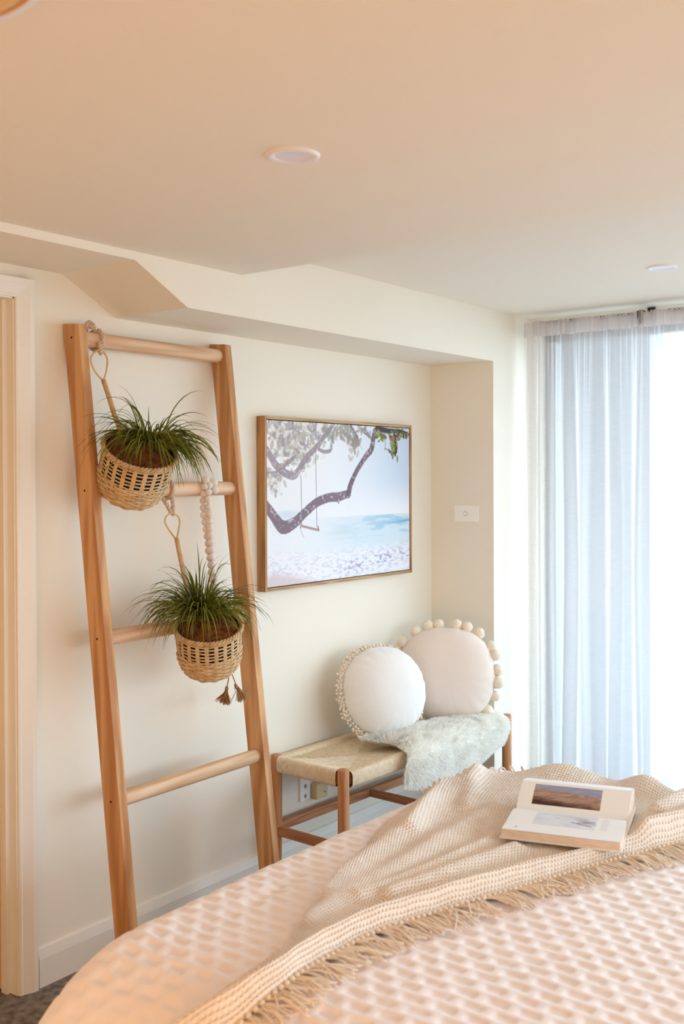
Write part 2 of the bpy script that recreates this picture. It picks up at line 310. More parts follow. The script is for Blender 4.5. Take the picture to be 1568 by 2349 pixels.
def paint_beach(nu, nv):
    U, V = np.meshgrid(np.linspace(0, 1, nu), np.linspace(0, 1, nv), indexing='ij')
    A = 1.5                                                  # picture aspect, distances in units of height
    X, Y = U*A, V
    def mixc(c, col, a): return c*(1-a[..., None])+np.array(col)/255*a[..., None]
    def sm(e0, e1, x): t = np.clip((x-e0)/(e1-e0), 0, 1); return t*t*(3-2*t)
    c = np.zeros((nu, nv, 3))+np.array((236, 240, 248))/255
    c = mixc(c, (196, 215, 238), sm(.35, 1.05, U)*(1-sm(.3, .62, V))*.95)
    c = mixc(c, (248, 246, 250), sm(.5, .0, U)*sm(.6, .1, V)*.6)
    c = mixc(c, (206, 222, 236), np.exp(-((U-.12)/.08)**2)*sm(.535, .56, V)*sm(.62, .58, V)*.8)      # far island
    hz = .60
    sea = sm(hz-.004, hz+.004, V)
    c = mixc(c, (205, 226, 240), sea*sm(.1, .75, U)*.85)
    n = fbm(X*7, Y*46, 3, 4)
    c = mixc(c, (160, 203, 230), sea*(1-sm(.70, .80, V))*sm(.46, .66, n)*sm(.3, .9, U)*.9)
    c = mixc(c, (92, 168, 214), np.exp(-((V-(.655-.02*(U-.9)*4))/.010)**2)*sm(.72, 1.0, U)*.9)
    c = mixc(c, (200, 222, 230), np.exp(-((V-.70)/.018)**2-((U-.5)/.10)**2)*.8)
    foam = sm(.76, .86, V+.05*(fbm(X*5, Y*5, 9)-.5))
    c = mixc(c, (240, 240, 250), foam*.75)
    n2 = fbm(X*34, Y*90, 20, 4); n3 = fbm(X*60, Y*130, 30, 3)
    band = np.exp(-((V-(.935-.13*(U-.5)))/.055)**2)*sm(.32, .6, U)
    c = mixc(c, (164, 164, 198), np.clip(band*sm(.42, .66, n2*.6+n3*.4)*1.25, 0, 1))
    c = mixc(c, (205, 206, 228), foam*sm(.47, .62, n2)*(1-band)*.55)
    sand = sm(.9, .96, V-.10*sm(.05, .45, U)+.02*(n2-.5))*sm(.5, .3, U)
    c = mixc(c, (216, 200, 206), sand*.85)
    def px(x, y):                                            # place measured on an enlarged view
        u = (x-160)/1295; tp = 128+(x-160)*.05; bt = 1655-(x-160)*.135
        return u*A, (y-tp)/(bt-tp)
    def stroke(c, pts, ws, col, al=1, bark=0, col2=None):
        q = np.array([px(*p) for p in pts]); q = spline(q, len(pts)*7); w = np.interp(np.linspace(0, 1, len(q)), np.linspace(0, 1, len(ws)), ws)
        best = np.full(X.shape, 9.)
        for (a, b, w0, w1) in zip(q[:-1], q[1:], w[:-1], w[1:]):
            ab = b-a; tt = np.clip(((X-a[0])*ab[0]+(Y-a[1])*ab[1])/(ab@ab+1e-9), 0, 1)
            dd = np.hypot(X-a[0]-tt*ab[0], Y-a[1]-tt*ab[1])-(w0+(w1-w0)*tt); best = np.minimum(best, dd)
        a = sm(.003, -.003, best+bark*.006*(n3-.5))*al
        c = mixc(c, col, a)
        if bark: c = mixc(c, col2 or (214, 206, 214), a*sm(.46, .58, fbm(X*55, Y*55, 50, 2))*.75)
        return c
    r2 = np.random.default_rng(5)
    def leaves(c, n, cx, cy, sx, sy, size, cols, al):
        for _ in range(n):
            x0, y0 = px(r2.normal(cx, sx), r2.normal(cy, sy)); th = r2.random()*PI; s = size*(.6+.8*r2.random())
            i0, i1 = int((x0/A-.05)*nu), int((x0/A+.05)*nu)+2; j0, j1 = int((y0-.07)*nv), int((y0+.07)*nv)+2
            i0, j0 = max(i0, 0), max(j0, 0)
            if i1 <= i0 or j1 <= j0 or i0 >= nu or j0 >= nv: continue
            xx, yy = X[i0:i1, j0:j1]-x0, Y[i0:i1, j0:j1]-y0
            a = math.cos(th)*xx+math.sin(th)*yy; b = -math.sin(th)*xx+math.cos(th)*yy
            k = sm(1.15, .85, (a/s)**2+(b/(s*.48))**2)*al
            c[i0:i1, j0:j1] = mixc(c[i0:i1, j0:j1], cols[r2.integers(len(cols))], k)
        return c
    pale = [(172, 164, 172), (190, 190, 184), (206, 208, 198), (158, 150, 160), (232, 232, 232), (232, 234, 236), (184, 176, 160)]
    c = leaves(c, 300, 330, 200, 190, 75, .026, pale, .75)
    c = leaves(c, 240, 330, 330, 120, 90, .026, pale, .75)
    c = leaves(c, 60, 210, 690, 40, 60, .022, pale, .7)
    c = leaves(c, 90, 430, 470, 60, 80, .022, pale, .75)
    c = leaves(c, 70, 800, 230, 90, 45, .022, [(150, 160, 150), (176, 186, 176), (160, 146, 132)], .7)
    c = leaves(c, 26, 890, 330, 30, 70, .022, [(150, 140, 128), (196, 186, 182)], .75)
    br, br2 = (126, 110, 124), (150, 138, 148)
    c = stroke(c, [(160, 400), (240, 550), (330, 625), (390, 620), (470, 480), (580, 350), (640, 260), (710, 165)], [.022, .026, .024, .02, .016, .014], br2, .85, 1)
    c = stroke(c, [(265, 585), (330, 510), (370, 470)], [.014, .012], br2, .8, 1)
    c = stroke(c, [(585, 390), (630, 412), (685, 395), (695, 330), (720, 200)], [.011, .012, .009], br2, .85, 1)
    c = stroke(c, [(160, 610), (240, 600)], [.008, .006], br2, .8)
    for k in range(9):
        x0 = 740+r2.random()*140; c = stroke(c, [(x0, 200+r2.random()*60), (x0+30+40*r2.random(), 300), (x0+60+60*r2.random(), 330+90*r2.random())], [.0025, .0015], (150, 136, 140), .8)
    for k in range(6):
        c = stroke(c, [(960+10*k, 190), (1000+14*k, 240+12*k), (1060, 220+10*k)], [.003, .002], (120, 104, 108), .8)
    c = stroke(c, [(870, 175), (905, 230), (945, 305)], [.012, .007], br, .85, 1)
    c = stroke(c, [(150, 900), (215, 1010), (285, 1105), (380, 1060), (450, 985), (560, 880), (660, 835), (760, 822), (845, 795)], [.030, .034, .042, .034, .030, .029, .029, .030, .024], br, .97, 1)
    c = stroke(c, [(282, 1090), (286, 1150)], [.022, .012], br, .95, 1)
    c = stroke(c, [(750, 840), (755, 882)], [.014, .006], br, .95, 1)
    c = stroke(c, [(845, 800), (860, 730), (900, 630), (960, 525), (1020, 440), (1065, 385), (1085, 290), (1100, 215), (1135, 188)], [.026, .022, .019, .02, .022, .024, .017, .018], (112, 94, 106), .97, 1, (196, 186, 196))
    c = stroke(c, [(1050, 420), (1075, 370)], [.016, .010], (112, 94, 106), .95, 1)
    c = stroke(c, [(1125, 195), (1240, 215), (1340, 215), (1400, 225), (1460, 250)], [.020, .017, .012, .008], (74, 62, 66), .97)
    c = stroke(c, [(1200, 230), (1205, 320), (1200, 400)], [.0025, .002], (90, 80, 84), .9)
    c = stroke(c, [(1205, 375), (1250, 400)], [.003, .002], (90, 80, 84), .9)
    dk = [(70, 62, 52), (104, 110, 62), (140, 150, 92), (92, 74, 58), (150, 112, 92)]
    c = leaves(c, 18, 1145, 265, 22, 28, .022, [(150, 160, 100), (110, 120, 70), (120, 104, 80)], .95)
    c = leaves(c, 44, 1300, 350, 18, 55, .022, dk, .95)
    c = leaves(c, 26, 1350, 240, 45, 20, .018, dk, .95)
    c = leaves(c, 5, 1250, 400, 6, 6, .013, dk, .95)
    for xa, ya, xb, yb in ((431, 630, 437, 1085), (556, 400, 562, 1095)): c = stroke(c, [(xa, ya), (xb, yb)], [.0026, .0026], (128, 118, 134), .9)
    c = stroke(c, [(430, 1092), (572, 1130)], [.0075, .0075], (168, 140, 146), .95)
    c = stroke(c, [(572, 1100), (580, 1132)], [.006, .006], (146, 122, 128), .9)
    c = stroke(c, [(430, 1075), (425, 1110)], [.008, .006], (190, 160, 140), .9)
    c = stroke(c, [(425, 1110), (435, 1160), (455, 1200)], [.002, .0015], (170, 150, 140), .8)
    return c
nu, nv = 456, 304
gx = np.linspace(PX0+t+.003, PX1-t-.003, nu); gz = np.linspace(PZ1-t-.003, PZ0+t+.003, nv)
P = np.zeros((nu, nv, 3)); P[..., 0] = gx[:, None]; P[..., 1] = PYF+.004; P[..., 2] = gz[None, :]
cv = MB().grid(P[:, ::-1]).build('canvas_print', vcol('beach_print', .55, .2), pic)
set_print(cv, paint_beach(nu, nv)[:, ::-1].reshape(-1, 3)); cv['label'] = 'pale beach print with bare branch and rope swing'

# ------------------------------------------------------------------ light switch and outlet
sw = thing('light_switch', 'white light switch plate on the niche end wall', 'light switch', (XN, 2.389, 1.332))
MB().box((XN-.009, 2.327, 1.296), (XN, 2.451, 1.370)).build('plate', PLAST, sw, smooth=False, bevel=.003)
MB().tube([(XN-.0085, 2.392, 1.333), (XN-.0105, 2.392, 1.333)], .0098, 20).build('button_ring', mat('switch_gap', srgb(150, 146, 138), .5), sw)
MB().box((XN-.013, 2.3845, 1.3255), (XN-.009, 2.3995, 1.3405)).build('button', PLAST, sw, smooth=False, bevel=.0015)
ou = thing('power_outlet', 'white power outlet plate low on the wall under the bench', 'power outlet', (3.13, YB, .30))
MB().box((3.100, YB-.010, .245), (3.160, YB, .361)).build('plate', PLAST, ou, smooth=False, bevel=.002)
for (x, z) in ((3.130, .335), (3.130, .300), (3.130, .262)):
    MB().tube([(x, YB-.0098, z), (x, YB-.0108, z)], .0085, 14).build('socket_face', mat('socket_grey', srgb(196, 192, 188), .5), ou)
    for dx, dz in ((-.0035, .002), (.0035, .002), (0, -.004)):
        MB().box((x+dx-.001, YB-.0115, z+dz-.002), (x+dx+.001, YB-.0105, z+dz+.002)).build('slot', DARK, ou, smooth=False)
ad = thing('plug_adapter', 'cream square plug box on the wall beside the outlet plate', 'plug', (3.205, YB, .27))
CRM = mat('cream_plastic', srgb(226, 206, 160), .5, .3)
MB().box((3.172, YB-.034, .238), (3.242, YB, .300)).build('body', CRM, ad, smooth=False, bevel=.006)
MB().tube([(3.22, YB-.0335, .262), (3.22, YB-.0350, .262)], .003, 10).build('screw', DARK, ad)

# ------------------------------------------------------------------ downlights and ceiling lamp
LENS = mat('downlight_lens', srgb(226, 222, 236), .25, .5)
RIMM = mat('downlight_rim', srgb(240, 236, 240), .4, .4)
for (x, y, z, lb) in ((1.599, 1.338, ZC, 'round white recessed downlight in the low tan ceiling'), (3.594, 1.330, ZU, 'round white recessed downlight in the raised ceiling near the curtain')):
    dl = thing('downlight', lb, 'downlight', (x, y, z), 'recessed downlights')
    MB().lathe([(.034, .004), (.036, -.002), (.040, -.004), (.050, -.006), (.053, -.004), (.0545, 0)], 40, (x, y, z)).build('trim_ring', RIMM, dl)
    MB().lathe([(0.0001, -.0005), (.020, -.001), (.036, -.002)], 40, (x, y, z)).build('lens', LENS, dl)
lx, ly = .61, 1.18
cl = thing('ceiling_lamp', 'round flush ceiling lamp with amber shade at the top left corner', 'ceiling lamp', (lx, ly, ZC))
MB().lathe([(.0001, 0), (.12, 0), (.12, -.02), (.0001, -.02)], 40, (lx, ly, ZC)).build('base', RIMM, cl)
MB().lathe([(.0001, -.085), (.10, -.08), (.18, -.055), (.222, -.024)], 56, (lx, ly, ZC)).build('shade', mat('amber_glass', srgb(226, 160, 72), .3, .5), cl)
MB().lathe([(.222, -.030), (.232, -.030), (.236, -.024), (.236, -.010), (.228, -.006), (.222, -.018), (.222, -.030)], 56, (lx, ly, ZC)).build('rim', RIMM, cl)

# ------------------------------------------------------------------ bench with woven cord seat
BEECH_Z = wood('beech_leg', srgb(206, 152, 108), srgb(180, 120, 78), 'z', 30)
BEECH_X = wood('beech_rail_long', srgb(196, 138, 98), srgb(164, 104, 68), 'x', 30)
BEECH_Y = wood('beech_rail_cross', srgb(196, 138, 98), srgb(164, 104, 68), 'y', 30)
CORD = mat('paper_cord', srgb(238, 222, 198), .8, .15, noise=(60, srgb(224, 203, 172), 3), bump=(500, .3))
B0 = np.array([2.908, 2.216, 0.0]); BA = math.radians(-2.6); BL, BD, BH = 1.098, .322, .474
BR = np.array([[math.cos(BA), -math.sin(BA), 0], [math.sin(BA), math.cos(BA), 0], [0, 0, 1]])
bench = thing('woven_bench', 'low timber bench with woven cord seat against the wall', 'bench', (B0+BR@np.array([BL/2, BD/2, 0])).tolist())
def bq(m): return m.xf(BR, B0)
for (x, y) in ((0, 0), (BL, 0), (0, BD), (BL, BD)):
    bq(MB().lathe([(.0001, 0), (.014, 0), (.016, .004), (.0205, .2), (.0205, BH-.004), (.018, BH), (.0001, BH)], 22, (x, y, 0))).build('leg', BEECH_Z, bench)
def bar(a, b, w, h, m):
    a = np.array(a, float); b = np.array(b, float); mb = MB()
    if abs(b[0]-a[0]) > abs(b[1]-a[1]): mb.box((a[0], a[1]-w/2, a[2]-h/2), (b[0], b[1]+w/2, b[2]+h/2))
    else: mb.box((a[0]-w/2, a[1], a[2]-h/2), (b[0]+w/2, b[1], b[2]+h/2))
    return bq(mb).build('stretcher', m, bench, smooth=False, bevel=.004)
zs = .205
for y in (0, BD): bar((.012, y, zs), (BL-.012, y, zs), .022, .034, BEECH_X)
for x in (0, BL): bar((x, .012, zs-.012), (x, BD-.012, zs-.012), .022, .034, BEECH_Y)
bar((BL/2, .008, zs), (BL/2, BD-.008, zs), .022, .030, BEECH_Y)
PITCHC = .0058
def seat_z(x, y):                                           # slightly hollow top, high over the end rails
    ex = np.minimum(x, BL-x); ey = np.minimum(y, BD-y)
    return .452+.012*np.exp(-ex/.03)-.016*np.clip(ey/(BD/2), 0, 1)**.7*np.clip(ex/.12, 0, 1)
def wrapped(a, b, w, h, zc):                                # rail wound with cord: ribs around a rounded box
    a = np.array(a, float); b = np.array(b, float); Lg = np.linalg.norm(b-a); n = int(Lg/PITCHC)*6
    q = np.linspace(0, 2*PI, 20, endpoint=False); t = np.linspace(0, Lg, n)
    sx = np.sign(np.cos(q))*np.abs(np.cos(q))**.55*w/2; sz = np.sign(np.sin(q))*np.abs(np.sin(q))**.55*h/2
    rip = .0019*np.abs(np.sin(PI*t/PITCHC))
    d = (b-a)/Lg; side = np.array([-d[1], d[0], 0]); nl = np.hypot(sx, sz)
    P = a[None, None]+d*t[:, None, None]+side*((sx*(1+rip[:, None]/nl))[..., None])+np.array([0, 0, 1])*((sz*(1+rip[:, None]/nl))[..., None])
    P[..., 2] += zc
    P = np.concatenate([P, P[:, :1]], 1); return P
for nm, a, b, hh in (('front', (.022, -.004, 0), (BL-.022, -.004, 0), .056), ('back', (.022, BD+.004, 0), (BL-.022, BD+.004, 0), .056),
                     ('l', (0, .020, 0), (0, BD-.020, 0), .058), ('r', (BL, .020, 0), (BL, BD-.020, 0), .058)):
    P = wrapped(a, b, .040, hh, .436 if nm in 'front back' else .441)
    bq(MB().grid(P)).build('corded_rail', CORD, bench)
for a, b, m_ in (((0, 0, .438), (BL, 0, .438), BEECH_X), ((0, BD, .438), (BL, BD, .438), BEECH_X), ((0, 0, .440), (0, BD, .440), BEECH_Y), ((BL, 0, .440), (BL, BD, .440), BEECH_Y)):
    bar(a, b, .024, .040, m_).name = 'seat_rail'
seat = MB()
def cord(p0, p1):
    n = 9; t = np.linspace(0, 1, n); x = p0[0]+(p1[0]-p0[0])*t; y = p0[1]+(p1[1]-p0[1])*t
    z = seat_z(x, y)+rng.normal(0, .0004, 1)+.0008*np.sin(t*9+rng.random()*6)
    seat.tube(np.c_[x, y, z], .0030, 5, cap=False)
for x0, x1 in ((.006, BL/2), (BL/2, BL-.006)):
    cx, hw = (x0+x1)/2, (x1-x0)/2
    for y in np.arange(.004, BD-.003, PITCHC):               # cords running along the bench in the end triangles
        k = 1-abs(y-BD/2)/(BD/2); cord((x0, y), (x0+hw*k*1.03, y)); cord((x1, y), (x1-hw*k*1.03, y))
    for x in np.arange(x0+.003, x1, PITCHC):                 # cords running across in the front and back triangles
        k = 1-abs(x-cx)/hw; cord((x, .002), (x, .002+(BD/2-.004)*k*1.0)); cord((x, BD-.002), (x, BD-.002-(BD/2-.004)*k))
so = bq(seat).build('woven_seat', CORD, bench); so['kind'] = 'stuff'
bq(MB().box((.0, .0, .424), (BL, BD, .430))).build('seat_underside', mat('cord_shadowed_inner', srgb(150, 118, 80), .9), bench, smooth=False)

# ------------------------------------------------------------------ cushions
LINEN_W = mat('white_linen', srgb(244, 241, 238), .85, .1, bump=(90, .5, (1, 1, 9)), sheen=.2)
LINEN_P = mat('blush_linen', srgb(238, 224, 214), .85, .1, bump=(260, .25), sheen=.2)
POM = mat('cream_wool', srgb(242, 230, 212), .95, .05, bump=(220, .9))
def frame_from(nrm, roll=0.):
    n = norm(nrm); up = norm(np.array([0, 0, 1.])-n*n[2]); rt = np.cross(up, n)
    return np.stack([math.cos(roll)*rt+math.sin(roll)*up, -math.sin(roll)*rt+math.cos(roll)*up, n], 1)
def cushion(name, label, centre, nrm, rx, ry, th, mt, seed, square=2.25, group=None):
    Fm = frame_from(nrm); base = np.array(centre)-Fm[:, 1]*ry
    root = thing(name, label, 'cushion', base.tolist(), group)
    nr, nq = 40, 120; q = np.linspace(0, 2*PI, nq, endpoint=False); r = np.sin(np.linspace(0, PI/2, nr))
    sup = (np.abs(np.cos(q))**square+np.abs(np.sin(q))**square)**(-1/square)
    pk = 1+.006*np.sin(q*17+seed)+.004*np.sin(q*29)
    def side(sg):
        R_ = r[None, :]; x = np.cos(q)[:, None]*sup[:, None]*R_*rx*pk[:, None]; y = np.sin(q)[:, None]*sup[:, None]*R_*ry*pk[:, None]
        pucker = 1+.05*np.sin(q*23+seed)[:, None]*np.clip((R_-.75)/.25, 0, 1)
        z = (sg*th if sg > 0 else -.6*th)*(np.clip(1-R_**2.6, 0, 1)**.62)*pucker+ .006*(fbm(x*9+4, y*9+4, seed, 3)-.5)*(1-R_**4)
        return np.stack([x, y, z], -1)
    m = MB().grid(np.concatenate([side(1), side(-1)[:, ::-1]], 1), closed=True).xf(Fm, centre)
    m.build('cover', mt, root, weld=False)
    def rim(a, out=0., dz=0.):
        s = (abs(math.cos(a))**square+abs(math.sin(a))**square)**(-1/square)
        return Fm@np.array([math.cos(a)*s*(rx+out), math.sin(a)*s*(ry+out), dz])+np.array(centre)
    return root, rim, Fm
# blush cushion with pompoms
c2, rim2, F2 = cushion('round_cushion', 'large round blush cushion edged with cream pompoms in the corner', (3.755, 2.318, .668), (-.80, -.52, .26), .203, .196, .085, LINEN_P, 3, 2.35)
me = None
for k in range(24):
    a = 2*PI*(k+.35+.18*math.sin(k*2.3))/24; R_ = .0262
    if me is None:
        bm = bmesh.new(); bmesh.ops.create_icosphere(bm, subdivisions=3, radius=R_)
        for v in bm.verts:
            v.co *= 1+.05*math.sin(v.co.x*310)*math.sin(v.co.y*290+1)+.04*math.sin(v.co.z*330)
        me = bpy.data.meshes.new('pompom'); bm.to_mesh(me); bm.free(); me.polygons.foreach_set('use_smooth', np.ones(len(me.polygons), bool)); me.materials.append(POM)
    o = bpy.data.objects.new('pompom', me); C.objects.link(o); o.parent = c2
    p = rim2(a, .014, -.012+.006*math.sin(k*1.7)); o.location = (p-origin(c2)).tolist(); o.rotation_euler = (k, k*1.3, 0)
    s = .95+.12*math.sin(k*3.1); o.scale = (s, s, s)
# white cushion with knotted tassel fringe
c1, rim1, F1 = cushion('round_cushion', 'white round linen cushion with knotted tassel fringe', (3.40, 2.385, .648), (-.30, -.90, .27), .192, .176, .105, LINEN_W, 8, 2.1)
tm = MB()
for (dx, dy, dz, r_) in ((0, .006, 0, .0035), (.004, .014, .003, .0052), (-.004, .020, -.002, .0055), (.005, .027, .002, .0052), (-.002, .034, .003, .0046)):
    q = np.linspace(0, PI, 6); tm.lathe(np.c_[np.sin(q)*r_+1e-5, -np.cos(q)*r_], 8, (dx, dy, dz))
tm.tube([(0, 0, 0), (0, .03, 0)], .0022, 5)
tme = tm.build('tassel', POM, c1, world=False); tmesh = tme.data; bpy.data.objects.remove(tme)
NT = 66
for k in range(NT):
    a = 2*PI*k/NT; o = bpy.data.objects.new('tassel', tmesh); C.objects.link(o); o.parent = c1
    p = rim1(a, -.004); o.location = (p-origin(c1)).tolist()
    out = F1@np.array([math.cos(a), math.sin(a), -.9+.5*rng.random()-1.4*max(0, math.cos(a-.6))])+np.array([0, 0, -.25]); out = norm(out)
    z_ = norm(np.cross(out, rng.normal(size=3))); x_ = np.cross(out, z_)
    o.rotation_euler = Matrix(np.stack([x_, out, z_], 1).tolist()).to_euler()
    s = .84+.25*rng.random(); o.scale = (s*1.25, s, s*1.25)

# ------------------------------------------------------------------ sheepskin over the bench
def bench_local(x, y, z): return BR@np.array([x, y, z])+B0
FLEECE = mat('sheepskin_fleece', srgb(255, 254, 249), .9, .02)
_nt = FLEECE.node_tree; _t = _nt.nodes.new('ShaderNodeBsdfTranslucent'); _t.inputs[0].default_value = (.99, .98, .96, 1)
_m = _nt.nodes.new('ShaderNodeMixShader'); _m.inputs[0].default_value = .10; _nt.links.new(_nt.nodes['Principled BSDF'].outputs[0], _m.inputs[1]); _nt.links.new(_t.outputs[0], _m.inputs[2]); _nt.links.new(_m.outputs[0], _nt.nodes['Material Output'].inputs[0])
sheep = thing('sheepskin_throw', 'fluffy white sheepskin draped over the bench seat edge', 'sheepskin', bench_local(.62, .02, .46).tolist())
nu_, nv_ = 60, 50
uu, vv = np.meshgrid(np.linspace(0, 1, nu_), np.linspace(0, 1, nv_), indexing='ij')
bx0 = .315+.09*np.clip(vv-.5, 0, 1)/.5*0+.05*np.sin(vv*5); bx1 = 1.035-.10*vv**2
bx = bx0+(bx1-bx0)*uu
byb = .185-.115*uu                                            # back edge, nearer the front on the right
Lf = byb+.028; tot = Lf+.155*(1-.35*np.exp(-((uu-1)/.25)**2)-.15*np.exp(-(uu/.12)**2)); s_ = vv*tot
fl = np.clip(s_-Lf, 0, 9); Rr = .030; th_ = np.clip(fl/Rr, 0, PI/2)
by = byb-np.minimum(s_, Lf)-Rr*np.sin(th_); bz = .468-Rr*(1-np.cos(th_))-np.clip(fl-Rr*PI/2, 0, 9)
bz = bz+.012*fbm(bx*8, s_*8, 2, 3)+.02*np.exp(-((vv)/.12)**2)*.5; by = by-.010*fbm(bx*9+3, s_*9, 4, 3)*(vv > .4)
SP = np.stack([bx, by, bz], -1)@BR.T+B0
du = np.gradient(SP, axis=0); dv = np.gradient(SP, axis=1); NN = np.cross(dv, du); NN /= np.linalg.norm(NN, axis=2)[..., None]
if NN[30, 5, 2] < 0: NN = -NN
def fur(n, P, N, length, curl):
    iu = rng.random(n)*(P.shape[0]-1.001); iv = rng.random(n)*(P.shape[1]-1.001); a = iu.astype(int); b = iv.astype(int); fu = (iu-a)[:, None]; fv = (iv-b)[:, None]
    bl = lambda Q: (Q[a, b]*(1-fu)+Q[a+1, b]*fu)*(1-fv)+(Q[a, b+1]*(1-fu)+Q[a+1, b+1]*fu)*fv
    p = bl(P); nn = bl(N); nn /= np.linalg.norm(nn, axis=1)[:, None]
    edge = np.minimum(np.minimum(iu/P.shape[0], 1-iu/P.shape[0])*6, np.minimum(iv/P.shape[1], 1-iv/P.shape[1])*6).clip(0, 1)
    out = np.zeros_like(p); out[:, 0] = np.sign(iu/P.shape[0]-.5)*(1-edge)*.6; out[:, 1] = np.where(iv/P.shape[1] < .2, .5, 0)*(1-edge)
    cl_ = fbm(p[:, 0]*40, p[:, 1]*40+p[:, 2]*40, 7, 2)*2*PI*2
    swirl = np.stack([np.cos(cl_), np.sin(cl_)*.5, -.25+0*cl_], 1)*.55
    d0 = nn+swirl*.5+out+rng.normal(0, .16, p.shape); d0 /= np.linalg.norm(d0, axis=1)[:, None]
    g = np.array([0, 0, -1.])*curl
    L_ = length*(.65+.6*rng.random(n))[:, None]
    p1 = p+d0*L_*.4; d1 = d0+g*.5+swirl*.4; d1 /= np.linalg.norm(d1, axis=1)[:, None]; p2 = p1+d1*L_*.35
    d2 = d1+g*.8+swirl*.6; d2 /= np.linalg.norm(d2, axis=1)[:, None]; p3 = p2+d2*L_*.3
    w = norm(np.array([CR[0], CR[1], CR[2]]))[None]+rng.normal(0, .5, p.shape); w -= d0*(w*d0).sum(1)[:, None]; w /= np.linalg.norm(w, axis=1)[:, None]
    hw = .0012
    V = np.stack([p-w*hw, p+w*hw, p1-w*hw, p1+w*hw, p2-w*hw*.7, p2+w*hw*.7, p3], 1)
    base = (np.arange(n)*7)[:, None]
    Q = np.concatenate([base+np.array([[0, 1, 3, 2]]), base+np.array([[2, 3, 5, 4]])]); T = base+np.array([[4, 5, 6]])
    return V.reshape(-1, 3), [tuple(x) for x in Q.tolist()]+[tuple(x) for x in T.tolist()], np.repeat(nn, 7, 0)
lump = fbm(bx*22, s_*22, 31, 3); eg = np.clip(np.minimum(np.minimum(uu, 1-uu)*9, np.minimum(vv, 1-vv)*7), 0, 1)**.6
SP2 = SP+NN*((.006+.022*eg+.020*(lump-.45)*eg)[..., None])
MB().grid(SP[:, ::-1]).grid(SP2).build('hide', FLEECE, sheep)
N2 = np.cross(np.gradient(SP2, axis=1), np.gradient(SP2, axis=0)); N2 /= np.linalg.norm(N2, axis=2)[..., None]; N2 = N2 if N2[30, 5, 2] > 0 else -N2
V, Fc, FN = fur(42000, SP2-NN*.002, N2, .018, .30)
fo = MB().add(V, Fc).build('fleece', FLEECE, sheep); fo['kind'] = 'stuff'

# ------------------------------------------------------------------ bed
TOPZ = .60
def bed_xy(u, v):                                           # cloth coordinates to shape: u along the bed, v across
    x0, y1 = 1.44, 1.575; Rx, Ry = .34, .085
    du_ = np.clip(x0-u, 0, None); ax = np.minimum(du_/Rx, PI/2*.93); exx = du_-ax*Rx
    x = np.where(u < x0, x0-Rx*np.sin(ax), u)-.04*np.clip(exx, 0, 1); zx = Rx*(1-np.cos(ax))+np.clip(exx, 0, None)
    dv_ = np.clip(v-y1, 0, None); ay = np.minimum(dv_/Ry, PI/2); ey = dv_-ay*Ry
    y = np.where(v > y1, y1+Ry*np.sin(ay), v)+.03*np.clip(ey, 0, 1); zy = Ry*(1-np.cos(ay))+np.clip(ey, 0, None)
    x2, R2 = 2.84, .07; d2 = np.clip(u-x2, 0, None); a2 = np.minimum(d2/R2, PI/2); e2_ = d2-a2*R2
    x = np.where(u > x2, x2+R2*np.sin(a2), x); z2 = R2*(1-np.cos(a2))+np.clip(e2_, 0, None)
    return x, y, np.maximum(TOPZ-zx-zy-z2, .05)
def bed_z(x, y):                                            # height of the spread at a place
    x0, y1 = 1.44, 1.575; Rx, Ry = .34, .085
    a = np.clip((x0-x)/Rx, 0, .995); b = np.clip((y-y1)/Ry, 0, .98)
    c_ = np.clip((x-2.84)/.07, 0, .98)
    return TOPZ-Rx*(1-np.sqrt(1-a*a))-Ry*(1-np.sqrt(1-b*b))-.07*(1-np.sqrt(1-c_*c_))
bed = thing('bed', 'low bed with mattress hidden under the waffle bedspread', 'bed', (2.25, .7, 0))
MB().box((1.24, -.2, .08), (2.86, 1.58, .24)).build('base', BEECH_X, bed, smooth=False, bevel=.01)
MB().box((1.40, -.22, .24), (2.86, 1.60, .565)).build('mattress', LINEN_W, bed, smooth=False, bevel=.045, segs=4)
for x in (1.35, 2.78):
    for y in (-.1, 1.45): MB().box((x-.03, y-.03, 0), (x+.03, y+.03, .08)).build('leg', BEECH_Z, bed, smooth=False)
us = np.r_[np.arange(.78, 1.35, .008), np.arange(1.35, 2.75, .0045), np.arange(2.75, 3.35, .012)]
vs = np.r_[np.arange(-.25, .35, .02), np.arange(.35, 1.72, .0045), np.arange(1.72, 2.05, .02)]
U, V = np.meshgrid(us, vs, indexing='ij')
x, y, z = bed_xy(U, V)
# waffle: rows of staggered sunken cells between raised ribs
pu, pv = .036, .062
Uw = U+.004*np.sin(V*13)+.003*np.sin(V*31+U*9); row = np.floor(Uw/pu); fu_ = (Uw/pu) % 1; fv_ = ((V+.5*pv*(row % 2)+.003*np.sin(U*37+row*2.1))/pv) % 1
pit = np.clip(1-((fu_-.5)/.34)**4, 0, 1)*np.clip(1-((fv_-.5)/.37)**6, 0, 1)
soft = .010*(fbm(U*4, V*4, 60, 3)-.5)+.004*(fbm(U*14, V*14, 70, 2)-.5)
wr = .016*np.exp(-((V-1.50-.10*(U-1.7))/.018)**2)*np.exp(-((U-1.72)/.13)**2)*-.5
z = z-.0042*pit+soft+wr
SPREAD = mat('bedspread_cotton', srgb(253, 245, 246), .9, .08, bump=(400, .2), sheen=.15)
bs = MB().grid(np.stack([x, y, z], -1)).build('bedspread', SPREAD)
tag(bs, 'pale pink waffle weave bedspread covering the bed', 'bedspread')

